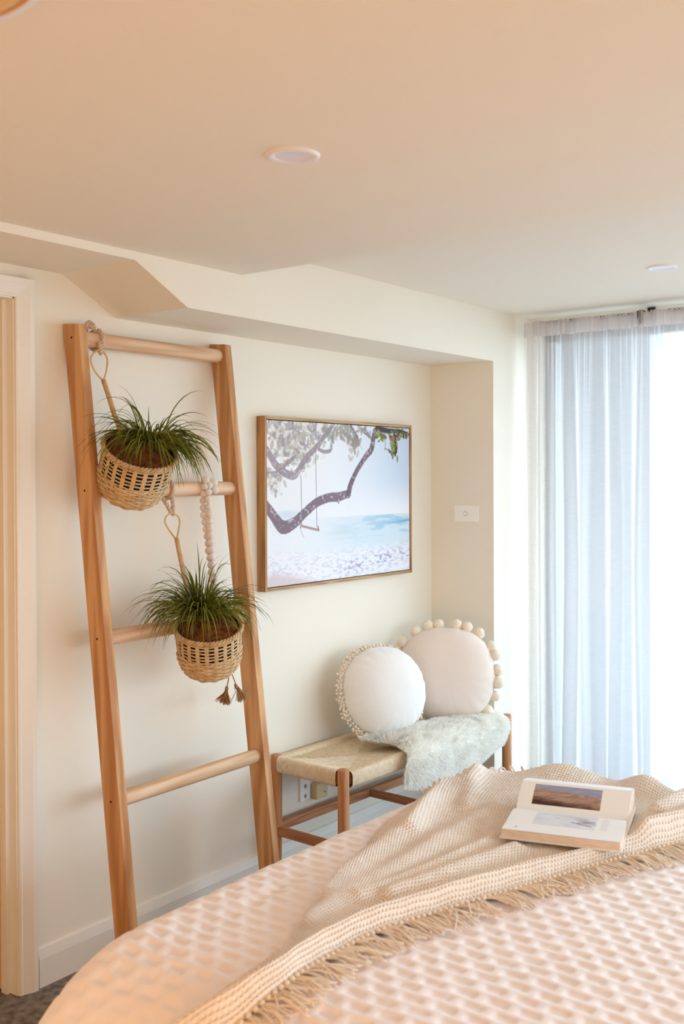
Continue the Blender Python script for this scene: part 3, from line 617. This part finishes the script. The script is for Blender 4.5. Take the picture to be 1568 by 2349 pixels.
# ------------------------------------------------------------------ knitted throw with fringe
KNIT = mat('knit_cotton', srgb(246, 236, 226), .9, .08, noise=(30, srgb(240, 226, 212), 3), bump=(600, .3), sheen=.2)
thr = thing('knitted_throw', 'beige chunky knitted throw with long fringe across the bed', 'throw blanket', (2.2, 1.3, .61))
def on_bed(px, py, off):                                     # the point of the spread (plus a height) seen at that place
    d = CR*(px-IW/2)/F_PX - CU*(py-CY)/F_PX + CF; z = TOPZ
    for _ in range(30):
        p = d*((z-CAMZ)/d[2]); z = .5*z+.5*(float(bed_z(np.array(p[0]), np.array(min(p[1], 1.64))))+off)
    return (p[0], p[1])
Fp = [on_bed(*q, .012) for q in ((400, 2440), (480, 2395), (553, 2342), (645, 2262), (702, 2220), (802, 2164), (873, 2132), (1033, 2080), (1125, 2054), (1262, 2013), (1400, 1974), (1491, 1949), (1568, 1930), (1680, 1905), (1800, 1885))]
Bp = [on_bed(*q, .018) for q in ((330, 2400), (400, 2349), (496, 2279), (591, 2212), (655, 2160), (683, 2126), (706, 2091), (752, 2042), (783, 1999), (829, 1950), (870, 1890), (950, 1832))]+[(2.55, 1.597), (2.70, 1.572), (2.82, 1.46), (2.875, 1.30), (2.885, 1.10), (2.885, .90), (2.885, .70)]
NS, NTt = 1060, 300
Fc_, lF = arcspline(Fp, NS); Bc_, lB = arcspline(Bp, NS)
tt = np.linspace(0, 1, NTt); ss = np.linspace(0, 1, NS)
XY = Fc_[:, None, :]*(1-tt)[None, :, None]+Bc_[:, None, :]*tt[None, :, None]
tx, ty = XY[..., 0], XY[..., 1]
def ridge(x0, y0, x1, y1, amp, w):
    dx, dy = x1-x0, y1-y0; L2 = dx*dx+dy*dy; k = ((tx-x0)*dx+(ty-y0)*dy)/L2; kc = np.clip(k, 0, 1)
    dd = np.hypot(tx-x0-kc*dx, ty-y0-kc*dy); return amp*np.exp(-(dd/w)**2)
def hump(x0, y0, amp, w): return amp*np.exp(-((tx-x0)**2+(ty-y0)**2)/w**2)
H = .010+.016*(fbm(tx*5+ty*9, ty*6-tx*2, 90, 3)-.35).clip(0)
wid0 = np.linalg.norm(Bc_-Fc_, axis=1)[:, None]; wl0 = tt[None, :]*wid0; cr_ = np.minimum(.040, wid0*.75)
H += .026*np.exp(-((wl0-cr_)/.022)**2)*np.where(wl0 < cr_, 1, np.exp(-((wl0-cr_)/.06)**2))   # turned hem along the fringe
H += ridge(1.72, 1.37, 2.70, 1.56, .020, .035)+ridge(1.60, 1.31, 2.45, 1.36, .016, .030)
H += ridge(1.80, 1.25, 2.20, 1.17, .022, .022)+ridge(1.75, 1.29, 2.30, 1.24, .014, .018)
H += ridge(2.15, 1.43, 2.55, 1.585, .022, .024)+ridge(2.40, 1.42, 2.70, 1.56, .020, .026)
H += hump(2.56, 1.585, .010, .05)+hump(2.70, 1.55, .014, .05)+hump(2.83, 1.34, .036, .10)+hump(2.84, 1.10, .040, .06)
H += ridge(2.46, .955, 2.86, .82, .050, .036)+ridge(2.60, .98, 2.88, .90, .060, .032)
bk = np.exp(-((tx-2.43)/.20)**2-((ty-1.12)/.17)**2); H = H*(1-.75*bk)+.016*bk          # flattened under the book
edge = np.minimum(tt, 1-tt)[None, :]; H = H*np.clip(.40+edge*9, 0, 1)
tz = bed_z(tx, np.minimum(ty, 1.64))+H+.004
KS = .0098                                                   # stitches: little bars with holes between, rows staggered
sl = ss*lF; wl = tt[None, :]*np.linalg.norm(Bc_-Fc_, axis=1)[:, None]*1.08
wid = np.linalg.norm(Bc_-Fc_, axis=1)[:, None]
a_ = sl[:, None]/KS; rows = wl/(KS*.82); b_ = rows+.10*np.sin(a_*.7)
rw = np.floor(b_); fa = (a_+.5*(rw % 2)) % 1; fb = b_ % 1
st = 1-1.0*np.clip(1-np.hypot((fa-.5)/.36, (fb-.5)/.36), 0, 1)**.6
hem = np.exp(-(wl/.035)**2)
tz = tz+.0110*(st-.75)*np.clip(wid/.06, .3, 1)
TP = np.stack([tx, ty, tz], -1)
kb = MB().grid(TP[:, ::-1]).build('knit_body', KNIT, thr)
FRG = mat('fringe_yarn', srgb(240, 224, 206), .9, .08)
edgeP = TP[:, 0]; tang = np.gradient(edgeP, axis=0)
def tassels(idx, sign, lo, hi, name='fringe_tassel'):
    for i in idx:
        p = edgeP[i]; tg = norm(tang[i]*np.array([1, 1, 0])); out = sign*np.array([tg[1], -tg[0], 0.])
        if out[1] > 0: out = -out
        m = MB(); lean = rng.normal(.25, .32)
        for k in range(6):
            L_ = lo+(hi-lo)*rng.random(); d = norm(out+tg*(lean+rng.normal(0, .16))); cv_ = rng.normal(0, .25)
            st_ = p+tg*rng.normal(0, .004)+np.array([0, 0, -.002]); n = 9; u = np.linspace(0, 1, n)
            xy = st_[None, :2]+d[None, :2]*(u*L_)[:, None]+tg[None, :2]*(cv_*L_*u**2*.8)[:, None]
            zz = np.maximum(bed_z(xy[:, 0], xy[:, 1])+.004+.006*rng.random(), st_[2]+.006*np.sin(u*PI)-(st_[2]-bed_z(xy[:, 0], xy[:, 1])-.004)*np.clip(u*1.7, 0, 1)**1.3)
            zz = zz+.006*np.sin(u*PI)*rng.random()
            m.tube(np.c_[xy, zz], .0016, 5)
        q = np.linspace(0, PI, 6); kp = p+out*.004+np.array([0, 0, .001]); m.lathe(np.c_[np.sin(q)*.0055+1e-5, -np.cos(q)*.0055], 8, tuple(kp))
        m.build(name, FRG, thr)
tassels(range(6, NS-4, 9), 1, .055, .095)
edgeB = TP[:, -1]
m = MB()                                                     # short looped edge at the back
loops = []
for i in range(560, NS-10, 13):
    p = edgeB[i]; q = np.linspace(0, 2*PI, 12, endpoint=False); tg = norm(np.gradient(edgeB, axis=0)[i])
    r_ = .007+.004*rng.random(); ring = p+np.cos(q)[:, None]*tg*r_+np.sin(q)[:, None]*norm(np.array([0, .2, 1]))*r_+np.array([0, 0, .004])
    MB().ring(ring, .0024, 6).build('edge_loop', FRG, thr)

# ------------------------------------------------------------------ open book
PAGE = mat('book_page', srgb(248, 246, 246), .5, .3)
PBLK = mat('page_block', srgb(236, 218, 200), .8, .1, noise=(900, srgb(214, 190, 168), 2, (.05, .05, 1)))
COVER = mat('book_cover', srgb(238, 228, 216), .5, .3)
bo = np.array([2.415, 1.128, .634]); e1 = norm(np.array([.279, -.960, 0])); e2 = norm(np.array([.960, .279, 0])); ez = np.array([0, 0, 1.])
book = thing('open_book', 'open hardcover book with landscape photo lying on the throw', 'book', bo.tolist())
BW = .138                                                     # half height of a page
def bpt(a, b, c): return bo+e1*a+e2*b+ez*c
NB = 40
def prof_near(k): b = -.168*k; return b, .020+.006*np.exp(-((k-.3)/.3)**2)-.018*np.exp(-(k/.05)**2)
def prof_far(k): b = .165*k+.0; return b, .004+.062*np.clip(k/.55, 0, 1)**.62*np.where(k < .55, 1, 1)-.014*np.clip((k-.55)/.45, 0, 1)**1.5
for nm, pf, thick in (('near', prof_near, 0.), ('far', prof_far, 0.)):
    k = np.linspace(0, 1, NB); b, c = pf(k)
    top = np.stack([bo+e1*a+e2*b_+ez*c_ for a in (-BW, BW) for b_, c_ in zip(b, c)]).reshape(2, NB, 3)
    botb = b*1.0; bot = np.stack([bo+e1*a+e2*b_+ez*.003 for a in (-BW, BW) for b_ in botb]).reshape(2, NB, 3)
    m = MB(); m.grid(np.stack([bot[0], top[0]])); m.grid(np.stack([top[1], bot[1]])); m.add([bot[0, -1], top[0, -1], top[1, -1], bot[1, -1]], [(0, 1, 2, 3)])
    m.build('page_block', PBLK, book, smooth=False)
    na = 150; ag = np.linspace(-BW, BW, na); kk = np.linspace(0, 1, 110); bb, cc = pf(kk)
    P = bo+e1*ag[:, None, None]+e2*bb[None, :, None]+ez*(cc[None, :, None]+.0006)
    pg = MB().grid(P if nm == 'far' else P[:, ::-1])
    o = pg.build('page', vcol('printed_page_'+nm, .45, .35), book)
    Ag, Kg = np.meshgrid(ag/BW, kk, indexing='ij'); col = np.full((na, 110, 3), .965)
    if nm == 'far':
        ins = (Ag > -.74) & (Ag < .50) & (Kg > .12) & (Kg < .50)
        s_v = (Kg-.12)/.38; s_u = (Ag+.74)/1.24; n1 = fbm(s_u*7+s_v*2, s_v*14-s_u*6, 3, 4); n2 = fbm(s_u*14, s_v*40-s_u*22, 8, 3)
        sky = np.array([150, 158, 188])/255+.12*(n1[..., None]-.4); land = np.array([176, 146, 132])/255+.45*(n2[..., None]-.5)*np.array([1, .9, .8])
        dk = np.clip((.34-s_v+.25*(n1-.5)-.25*(s_u-.3))*4, 0, 1)[..., None]; land = land*(1-dk)+np.array([74, 40, 30])/255*dk
        w = np.clip((s_v-.62+.12*(n1-.5)+.15*(s_u-.5))*9, 0, 1)[..., None]; img = land*(1-w)+sky*w
        col = np.where(ins[..., None], img, col)
    else:
        ins = (Ag > -.55) & (Ag < .52) & (Kg > .16) & (Kg < .66); n1 = fbm(Ag*6, Kg*9, 12, 4)
        col = np.where(ins[..., None], np.array([222, 228, 238])/255+.1*(n1[..., None]-.45), col)
        dr = np.abs(Kg-(.36+.10*np.sin(Ag*5-1.3)))*6+np.abs(Ag-.33)*2.6; s1 = np.clip(1-dr, 0, 1)*ins
        col = col*(1-s1[..., None]*.6)+np.array([150, 120, 118])/255*s1[..., None]*.6
        br_ = (np.abs(Kg-(.50+.25*(Ag-.25)))<.012) & (Ag > .1) & (Ag < .45) | (np.abs(Kg-(.44-.3*(Ag-.3)))<.011) & (Ag > .2) & (Ag < .5)
        col = np.where(br_[..., None], np.array([110, 106, 120])/255, col)
        tx_ = (Ag > .60) & (Ag < .72) & (Kg > .2) & (Kg < .66) & ((Kg*110).astype(int) % 4 == 0); col = np.where(tx_[..., None], .78, col)
        num = (np.abs(Ag+.78) < .02) & (np.abs(Kg-.84) < .03); col = np.where(num[..., None], .72, col)
        sk_ = ins & (fbm(Ag*22, Kg*30, 40, 2) > .66) & (Ag < .2) & (Ag > -.2); col = np.where(sk_[..., None], np.array([170, 160, 176])/255, col)
    set_print(o, (col if nm == 'far' else col[:, ::-1]).reshape(-1, 3))
cvm = MB(); cp = np.array([[-BW-.004, -.173], [BW+.004, -.173], [BW+.004, .173], [-BW-.004, .173]])
cvm.add([bpt(a, b, c) for c in (-.001, .003) for a, b in cp], [(3, 2, 1, 0), (4, 5, 6, 7), (0, 1, 5, 4), (1, 2, 6, 5), (2, 3, 7, 6), (3, 0, 4, 7)])
cvm.build('cover', COVER, book, smooth=False)

# ------------------------------------------------------------------ hanging planters
SEAG = mat('seagrass_weft', srgb(218, 190, 150), .75, .2, noise=(40, srgb(196, 162, 118), 3), bump=(300, .4))
CANE = mat('cane_stake', srgb(222, 194, 152), .6, .25, noise=(20, srgb(200, 166, 122), 2))
COIR = mat('coir_fibre', srgb(150, 96, 58), .95, .05, noise=(70, srgb(104, 60, 34), 4), bump=(160, 1.0))
LINER = mat('dark_liner', (.012, .014, .020), .7, .2)
ROPE = mat('cotton_rope', srgb(216, 192, 172), .9, .1, bump=(260, .8))
LEAF = mat('grass_leaf', srgb(126, 130, 40), .4, .35, noise=(14, srgb(64, 78, 16), 3))
def planter(label, centre, up, R, Hh, spin, grass, hang, group):
    up = norm(up); x_ = norm(np.cross(np.array([CF[0], CF[1], 0]), up)); y_ = np.cross(up, x_)
    Fm = np.stack([x_, y_, up], 1); c = np.array(centre, float)
    root = thing('hanging_planter', label, 'planter', (c-up*Hh).tolist(), group)
    zp = np.array([0, -.06, -.115, -.145, -.163, -.168])*Hh/.168; rp = np.array([1.0, .985, .94, .85, .72, .55])*R
    zs_ = np.linspace(0, zp[-1], 40); rs_ = np.interp(-zs_, -zp, rp)
    bsk = MB().lathe(np.c_[rs_*.945, zs_], 40).lathe([(.0001, zp[-1]), (rp[-1]*.96, zp[-1])], 40).xf(Fm, c).build('liner', LINER, root)
    NSK = 22
    for k in range(NSK):
        a = 2*PI*k/NSK+spin; hw = .0062/R
        P = np.zeros((3, 40, 3))
        for j, da in enumerate((-hw, 0, hw)):
            rr = rs_*(1.0+(.012 if j == 1 else 0)); P[j] = np.stack([np.cos(a+da*R/rs_)*rr, np.sin(a+da*R/rs_)*rr, zs_], 1)
        MB().grid(P).xf(Fm, c).build('stake', CANE, root)
    zw = list(np.arange(-.018, -.084, -.0125)*Hh/.168); dense = list(np.arange(-.088, -.167, -.0082)*Hh/.168)
    for i, zc in enumerate(zw+dense):
        r0 = float(np.interp(-zc, -zp, rp)); nq = NSK*6; q = np.linspace(0, 2*PI, nq, endpoint=False)
        den = zc in dense; hh = (.0047 if den else .0030); ph = PI*(i % 2)
        rad = r0*(1.0+.0)+(.0034 if den else .0008)*np.cos((q-spin)*NSK/2+ph)+(.0014 if den else 0)
        jit = .0008*np.sin(q*5+i*2.1)
        P = np.stack([np.stack([np.cos(q)*(rad+o_), np.sin(q)*(rad+o_), zc+jit+dz], 1) for o_, dz in ((-.0012, -hh), (.0010, -hh*.5), (.0012, hh*.5), (-.0012, hh))], 1)
        MB().grid(P, closed=True).xf(Fm, c).build('weft_strand', SEAG, root)
    q = np.linspace(0, 2*PI, 200, endpoint=False)
    rim = MB()
    for ph in (0, 2*PI/3, 4*PI/3):
        rim.ring(np.stack([np.cos(q)*(R*1.0+.0042*np.cos(q*18+ph)), np.sin(q)*(R*1.0+.0042*np.cos(q*18+ph)), -.004+.0050*np.sin(q*18+ph)], 1), .0040, 7)
    rim.xf(Fm, c).build('braided_rim', SEAG, root)
    nr = 22; rr = np.linspace(0.001, R*.955, nr); P = np.zeros((60, nr, 3)); q6 = np.linspace(0, 2*PI, 60, endpoint=False)
    gx_ = np.cos(q6)[:, None]*rr; gy_ = np.sin(q6)[:, None]*rr
    P[..., 0] = gx_; P[..., 1] = gy_; P[..., 2] = -.012+.030*np.clip(1-(rr/(R*.95))**2, 0, 1)+.018*(fbm(gx_*40+5, gy_*40+5, 17, 3)-.5)
    MB().grid(P, closed=True).xf(Fm, c).build('coir_mulch', COIR, root)
    fb_ = MB()
    for _ in range(330):
        a = rng.random()*2*PI; r_ = R*math.sqrt(rng.random())*.95; b = rng.random()*2*PI; l = .012+.022*rng.random()
        p0 = np.array([math.cos(a)*r_, math.sin(a)*r_, -.010+.030*max(0, 1-(r_/(R*.95))**2)]); d = np.array([math.cos(b), math.sin(b), .15])
        fb_.tube(np.stack([p0, p0+d*l*.5+np.array([0, 0, .006]), p0+d*l]), .0005, 3, cap=False)
    o = fb_.xf(Fm, c).build('coir_fibres', COIR, root); o['kind'] = 'stuff'
    # grass: arching blades from a clump
    g = MB(); gc, n, Lr, bias, rise = grass
    gc = np.array(gc, float)
    for i in range(n):
        a = rng.random()*2*PI; rr_ = .030*math.sqrt(rng.random()); p = gc+np.array([math.cos(a)*rr_, math.sin(a)*rr_, 0])
        az = a+rng.normal(0, .5); el = rise+rng.normal(0, .28); el = min(max(el, .1), 1.5)
        d = np.array([math.cos(az)*math.cos(el), math.sin(az)*math.cos(el), math.sin(el)])+np.array(bias)*rng.random(); d = norm(d)
        L_ = Lr[0]+(Lr[1]-Lr[0])*rng.random()**1.3; ns = 11; w0 = .0024+.0013*rng.random(); step = L_/ns; pts = [p]; dr = .11+.15*rng.random()
        for s in range(ns):
            d = norm(d+np.array([0, 0, -1.])*dr*(.6+.13*s)*(L_/.2)**.3); pts.append(pts[-1]+d*step)
        pts = np.array(pts); pts[:, 1] = np.minimum(pts[:, 1], 2.545)
        side = norm(np.cross(d, [0, 0, 1.])+rng.normal(0, .35, 3)); u_ = np.linspace(0, 1, ns+1); w = w0*np.minimum(1, .55+2*u_)*(1-u_**2.2)+.00018
        nrm = np.cross(np.gradient(pts, axis=0), side); nrm /= np.linalg.norm(nrm, axis=1)[:, None]+1e-9
        P = np.stack([pts-side*w[:, None], pts-nrm*(w*.45)[:, None], pts+side*w[:, None]], 0); g.grid(P)
    o = g.build('grass_blades', LEAF, root); o['kind'] = 'stuff'; o['label'] = 'arching dark green grass blades'
    # cane stem, teardrop loop and rope
    stem, loop, ropes = hang
    sp, L_ = arcspline(stem, 30); MB().tube(sp, .0058, 10).build('cane_stem', CANE, root)
    wr_ = MB(); nwr = int(L_/.0055)
    for k in range(nwr):
        i = min(int(k/nwr*28), 28); p = sp[i]+(sp[i+1]-sp[i])*(k/nwr*28-i); tg = norm(sp[i+1]-sp[i]); a = norm(np.cross(tg, [0, 1, .2])); b = np.cross(tg, a)
        q = np.linspace(0, 2*PI, 10, endpoint=False); wr_.ring(p+(np.cos(q)[:, None]*a+np.sin(q)[:, None]*b)*.0062+tg*(np.cos(q)*.002)[:, None], .0019, 5)
    wr_.build('binding', SEAG, root)
    lp, _ = arcspline(loop, 50); MB().tube(lp, .0030, 8).build('cane_loop', CANE, root)
    for rp_ in ropes:
        q, Lr_ = arcspline(rp_, 60); t_ = np.gradient(q, axis=0); t_ /= np.linalg.norm(t_, axis=1)[:, None]
        m = MB(); s = np.linspace(0, Lr_, 60)*190
        for ph in (0, 2*PI/3, 4*PI/3):
            a = np.cross(t_, [.3, .2, 1.]); a /= np.linalg.norm(a, axis=1)[:, None]; b = np.cross(t_, a)
            m.tube(q+(np.cos(s+ph)[:, None]*a+np.sin(s+ph)[:, None]*b)*.0036, .0038, 6)
        m.build('rope_tie', ROPE, root)
    return root, Fm
zh = np.array([0, 0, 1.]); cf0 = norm(np.array([CF[0], CF[1], 0])); cr0 = norm(np.array([CR[0], CR[1], 0]))
def rope_ring(x, yr, zr, r, tail):
    q = np.linspace(-PI*.45, PI*1.55, 16); pts = [np.array([x+.003*k/4, yr-r*math.cos(a), zr-r*math.sin(a)]) for k, a in enumerate(q[::-1])]
    return pts+tail
# upper planter, hung from the top rung
U1 = norm(math.cos(.50)*(math.cos(.36)*zh+math.sin(.36)*cr0)-math.sin(.50)*cf0)
c1_ = at(322, 1030, 2.335)
yr1, zr1 = yback(1.918)-.036, 1.918
k1 = at(230, 806, 2.50); ltop, lbot = at(232, 806, 2.495), at(237, 872, 2.475)
stem1 = [lbot, at(248, 905, 2.46), at(262, 950, 2.43), at(276, 990, 2.405), at(283, 1040, 2.40)]
loop1 = [lbot+np.array([0, 0, -.004]), at(217, 850, 2.48), at(208, 823, 2.487), at(220, 806, 2.495), at(235, 806, 2.495), at(246, 823, 2.487), at(244, 850, 2.48), lbot+np.array([0, 0, -.004])]
xr = at(230, 785, yr1-.027)[0]
ring1 = rope_ring(xr, yr1, zr1, .029, [at(230, 806, 2.497), at(233, 812, 2.490)])
knot1 = [np.array([xr-.012, yr1+.024, zr1+.024]), np.array([xr-.030, yr1+.004, zr1+.040]), np.array([xr-.012, yr1-.014, zr1+.038]), np.array([xr-.022, yr1-.002, zr1+.052]), np.array([xr-.040, yr1-.006, zr1+.036])]
planter('woven basket planter hanging from the top ladder rung, with arching grass', c1_, U1, .108, .168, .1,
        (c1_+U1*.012+cr0*.028-np.array([0, 0, .004]), 360, (.11, .25), (.42*cr0+np.array([0, 0, .06])).tolist(), .72), (stem1, loop1, [ring1, knot1]), 'hanging basket planters')
# lower planter, hung from the second rung
U2 = norm(math.cos(.40)*(math.cos(.02)*zh+math.sin(.02)*cr0)-math.sin(.40)*cf0)
c2_ = at(478, 1436, 2.285)
yr2, zr2 = yback(1.461)-.036, 1.461
lbot2 = at(405, 1236, 2.43)
stem2 = [lbot2, at(410, 1262, 2.415), at(418, 1300, 2.39), at(428, 1350, 2.365), at(436, 1410, 2.355)]
loop2 = [lbot2+np.array([0, 0, -.004]), at(388, 1216, 2.435), at(378, 1194, 2.44), at(388, 1179, 2.445), at(402, 1179, 2.445), at(412, 1192, 2.44), at(410, 1214, 2.435), lbot2+np.array([0, 0, -.004])]
xr2 = at(393, 1122, yr2-.03)[0]
ring2 = rope_ring(xr2, yr2, zr2, .029, [at(396, 1150, 2.452), at(397, 1176, 2.446), at(398, 1182, 2.442)])
tail2 = [np.array([xr2-.006, yr2+.026, zr2-.006]), at(378, 1150, 2.46), at(388, 1168, 2.452), at(394, 1180, 2.446)]
planter('woven basket planter hanging from the second ladder rung, lower of the two', c2_, U2, .102, .158, .2,
        (c2_+U2*.020-cr0*.026+cf0*.01, 380, (.12, .26), (-.05*cr0+np.array([0, 0, .28])).tolist(), .92), (stem2, loop2, [ring2, tail2]), 'hanging basket planters')

# ------------------------------------------------------------------ bead garland with jute tassels
gar = thing('bead_garland', 'white wooden bead garland with jute tassels looped over a ladder rung', 'garland', at(480, 1100, 2.46).tolist())
BEAD = mat('white_bead', srgb(238, 230, 226), .55, .25, noise=(30, srgb(226, 214, 206), 2))
JUTE = mat('jute_twine', srgb(176, 132, 88), .95, .05)
yq, zq = yback(1.461)-.036, 1.461
A1 = [at(487, 1104, yq+.002), at(480, 1112, yq-.036), at(477, 1140, yq-.040), at(480, 1180, yq-.044), at(483, 1240, yq-.055), at(486, 1290, yq-.062), at(497, 1370, yq-.072), at(512, 1460, yq-.085), at(526, 1540, yq-.095)]
A2 = [at(472, 1101, yq+.004), at(470, 1104, yq-.030), at(466, 1148, yq-.020), at(468, 1180, yq-.026), at(475, 1230, yq-.036), at(482, 1285, yq-.046), at(490, 1360, yq-.056), at(505, 1450, yq-.066), at(519, 1530, yq-.076)]
bm = bmesh.new(); bmesh.ops.create_uvsphere(bm, u_segments=16, v_segments=10, radius=.0132); bme = bpy.data.meshes.new('bead'); bm.to_mesh(bme); bm.free()
bme.polygons.foreach_set('use_smooth', np.ones(len(bme.polygons), bool)); bme.materials.append(BEAD)
def bead(p, s=1.):
    o = bpy.data.objects.new('bead', bme); C.objects.link(o); o.parent = gar; o.location = (np.array(p)-origin(gar)).tolist(); o.scale = (s, s, s)
for pts in (A1, A2):
    q, L_ = arcspline(pts, 200); n = int(L_/.0240)
    MB().tube(q, .0012, 5).build('cord', JUTE, gar)
    for k in range(n):
        bead(q[min(int(k*.0240/L_*199), 199)], 1.05 if (k % 5 == 2) else .92)
bead(at(490, 1108, yq-.034)); bead(at(492, 1124, yq-.036))
TS = ((at(526, 1540, yq-.095), at(519, 1585, yq-.110)), (at(520, 1530, yq-.080), at(544, 1580, yq-.100)))
for p, e in TS:
    m = MB(); m.tube(np.stack([p, (p+e)/2+np.array([.003, 0, .006]), e]), .0020, 5)
    dn = norm(e-p)
    for k in range(90):
        d = norm(dn+rng.normal(0, .30, 3)); m.tube(np.stack([e-dn*.012+rng.normal(0, .0022, 3), e+d*.014, e+d*(.036+.012*rng.random())]), .0012, 3)
    q = np.linspace(0, PI, 7); m.lathe(np.c_[np.sin(q)*.006+1e-5, -np.cos(q)*.008], 10, tuple(e-dn*.008))
    o = m.build('jute_tassel', JUTE, gar)

# ------------------------------------------------------------------ curtains on a black rod
sheer = bpy.data.materials.new('sheer_voile'); sheer.use_nodes = True; nt = sheer.node_tree; nt.nodes.remove(nt.nodes['Principled BSDF'])
N = nt.nodes.new; L = nt.links.new
df = N('ShaderNodeBsdfDiffuse'); df.inputs[0].default_value = (.90, .89, .90, 1)
tl = N('ShaderNodeBsdfTranslucent'); tl.inputs[0].default_value = (.76, .75, .77, 1)
tp = N('ShaderNodeBsdfTransparent'); m1 = N('ShaderNodeMixShader'); m1.inputs[0].default_value = .5; m2 = N('ShaderNodeMixShader'); m2.inputs[0].default_value = .30
wv = N('ShaderNodeTexNoise'); wv.inputs['Scale'].default_value = 30; tc = N('ShaderNodeTexCoord'); mp = N('ShaderNodeMapping'); mp.inputs['Scale'].default_value = (1, 1, 12)
mr = N('ShaderNodeMapRange'); mr.inputs[3].default_value = .46; mr.inputs[4].default_value = .56
L(tc.outputs['Object'], mp.inputs[0]); L(mp.outputs[0], wv.inputs['Vector']); L(wv.outputs['Fac'], mr.inputs[0]); 
gn = N('ShaderNodeNewGeometry'); dp = N('ShaderNodeVectorMath'); dp.operation = 'DOT_PRODUCT'; L(gn.outputs['Normal'], dp.inputs[0]); L(gn.outputs['Incoming'], dp.inputs[1])
ab = N('ShaderNodeMath'); ab.operation = 'ABSOLUTE'; L(dp.outputs['Value'], ab.inputs[0])
mxx = N('ShaderNodeMath'); mxx.operation = 'MAXIMUM'; mxx.inputs[1].default_value = .08; L(ab.outputs[0], mxx.inputs[0])
dv_n = N('ShaderNodeMath'); dv_n.operation = 'DIVIDE'; dv_n.inputs[0].default_value = 1.0; L(mxx.outputs[0], dv_n.inputs[1])
pw = N('ShaderNodeMath'); pw.operation = 'POWER'; L(mr.outputs[0], pw.inputs[0]); L(dv_n.outputs[0], pw.inputs[1]); L(pw.outputs[0], m2.inputs[0])   # open weave closes at a slant
L(df.outputs[0], m1.inputs[1]); L(tl.outputs[0], m1.inputs[2]); L(m1.outputs[0], m2.inputs[1]); L(tp.outputs[0], m2.inputs[2]); L(m2.outputs[0], nt.nodes['Material Output'].inputs[0])
XC, ZT = 4.285, 2.178
denser = sheer.copy(); denser.name = 'doubled_voile'                 # folded header: several layers thick
for nd in denser.node_tree.nodes:
    if nd.type == 'MAP_RANGE': nd.inputs[3].default_value = .14; nd.inputs[4].default_value = .22
    if nd.type == 'BSDF_TRANSLUCENT': nd.inputs[0].default_value = (.80, .76, .78, 1)
def curtain(label, y0, y1, seed, folds):
    root = thing('sheer_curtain', label, 'curtain', (XC, (y0+y1)/2, .03), 'sheer curtains')
    r3 = np.random.default_rng(seed); ny, nz = int(abs(y1-y0)/.0035), 70
    s = np.linspace(0, 1, ny); zt_ = np.r_[np.linspace(.03, ZT-.055, nz-14), np.linspace(ZT-.054, ZT+.012, 14)]
    W_ = abs(y1-y0); ph = r3.random(6)*6.28
    warp = s+.02*np.sin(s*7+ph[0])+.012*np.sin(s*19+ph[1])
    f = np.sin(2*PI*folds*warp)+.5*np.sin(2*PI*folds*1.73*warp+ph[2])+.35*np.sin(2*PI*folds*.47*s+ph[3])
    fine = np.sin(2*PI*folds*5.3*warp+ph[4])+.6*np.sin(2*PI*folds*8.1*s+ph[5])
    k = np.clip((ZT-zt_)/1.2, 0, 1); amp = .010+.020*k**.7; ampf = .0050*(1-np.clip((ZT-zt_)/.35, 0, 1))+.0003
    X_ = XC+amp[None]*f[:, None]*.8+ampf[None]*fine[:, None]
    drift = .010*np.sin(zt_*2.3+ph[1])*np.clip((ZT-zt_), 0, 1)
    Y_ = y0+(y1-y0)*s[:, None]+drift[None]*np.sin(2*PI*folds*.5*s+ph[0])[:, None]+0*zt_[None]
    Z_ = np.repeat(zt_[None], ny, 0); Z_[:, -1] += .006*np.sin(2*PI*folds*7*s+ph[2]); Z_[:, -2] += .003*np.sin(2*PI*folds*7*s+ph[2])
    MB().grid(np.stack([X_, Y_, Z_], -1)[:, :]).build('drape', sheer, root)
    h = slice(nz-14, nz); P = np.stack([X_[:, h]-.016-.004*np.abs(fine)[:, None], Y_[:, h], Z_[:, h]], -1)
    MB().grid(P).build('header', denser, root)
    return root
curtain('gathered white sheer curtain beside the cream pier', 2.215, 1.668, 5, 5)
curtain('gathered white sheer curtain at the right edge of the frame', 1.676, -2.4, 9, 32)
rod = thing('curtain_rod', 'thin black curtain rod running through the curtain headers', 'curtain rod', (XC-.006, 2.13, ZT))
MB().tube([(XC+.004, 2.135, ZT+.006), (XC+.004, -2.5, ZT+.006)], .0075, 12).build('pole', BLACK, rod)
MB().tube([(XC+.004, 2.135, ZT+.006), (XC+.004, 2.150, ZT+.006)], .0095, 12).build('finial', BLACK, rod)
br = MB().box((XC-.030, 1.664, ZT-.040), (XC+.002, 1.681, ZT+.014)); br.box((XC-.012, 1.666, ZT+.008), (XW, 1.680, ZT+.020)); br.box((XW-.006, 1.655, ZT-.01), (XW, 1.690, ZT+.045))
br.build('bracket', BLACK, rod, smooth=False, bevel=.002)
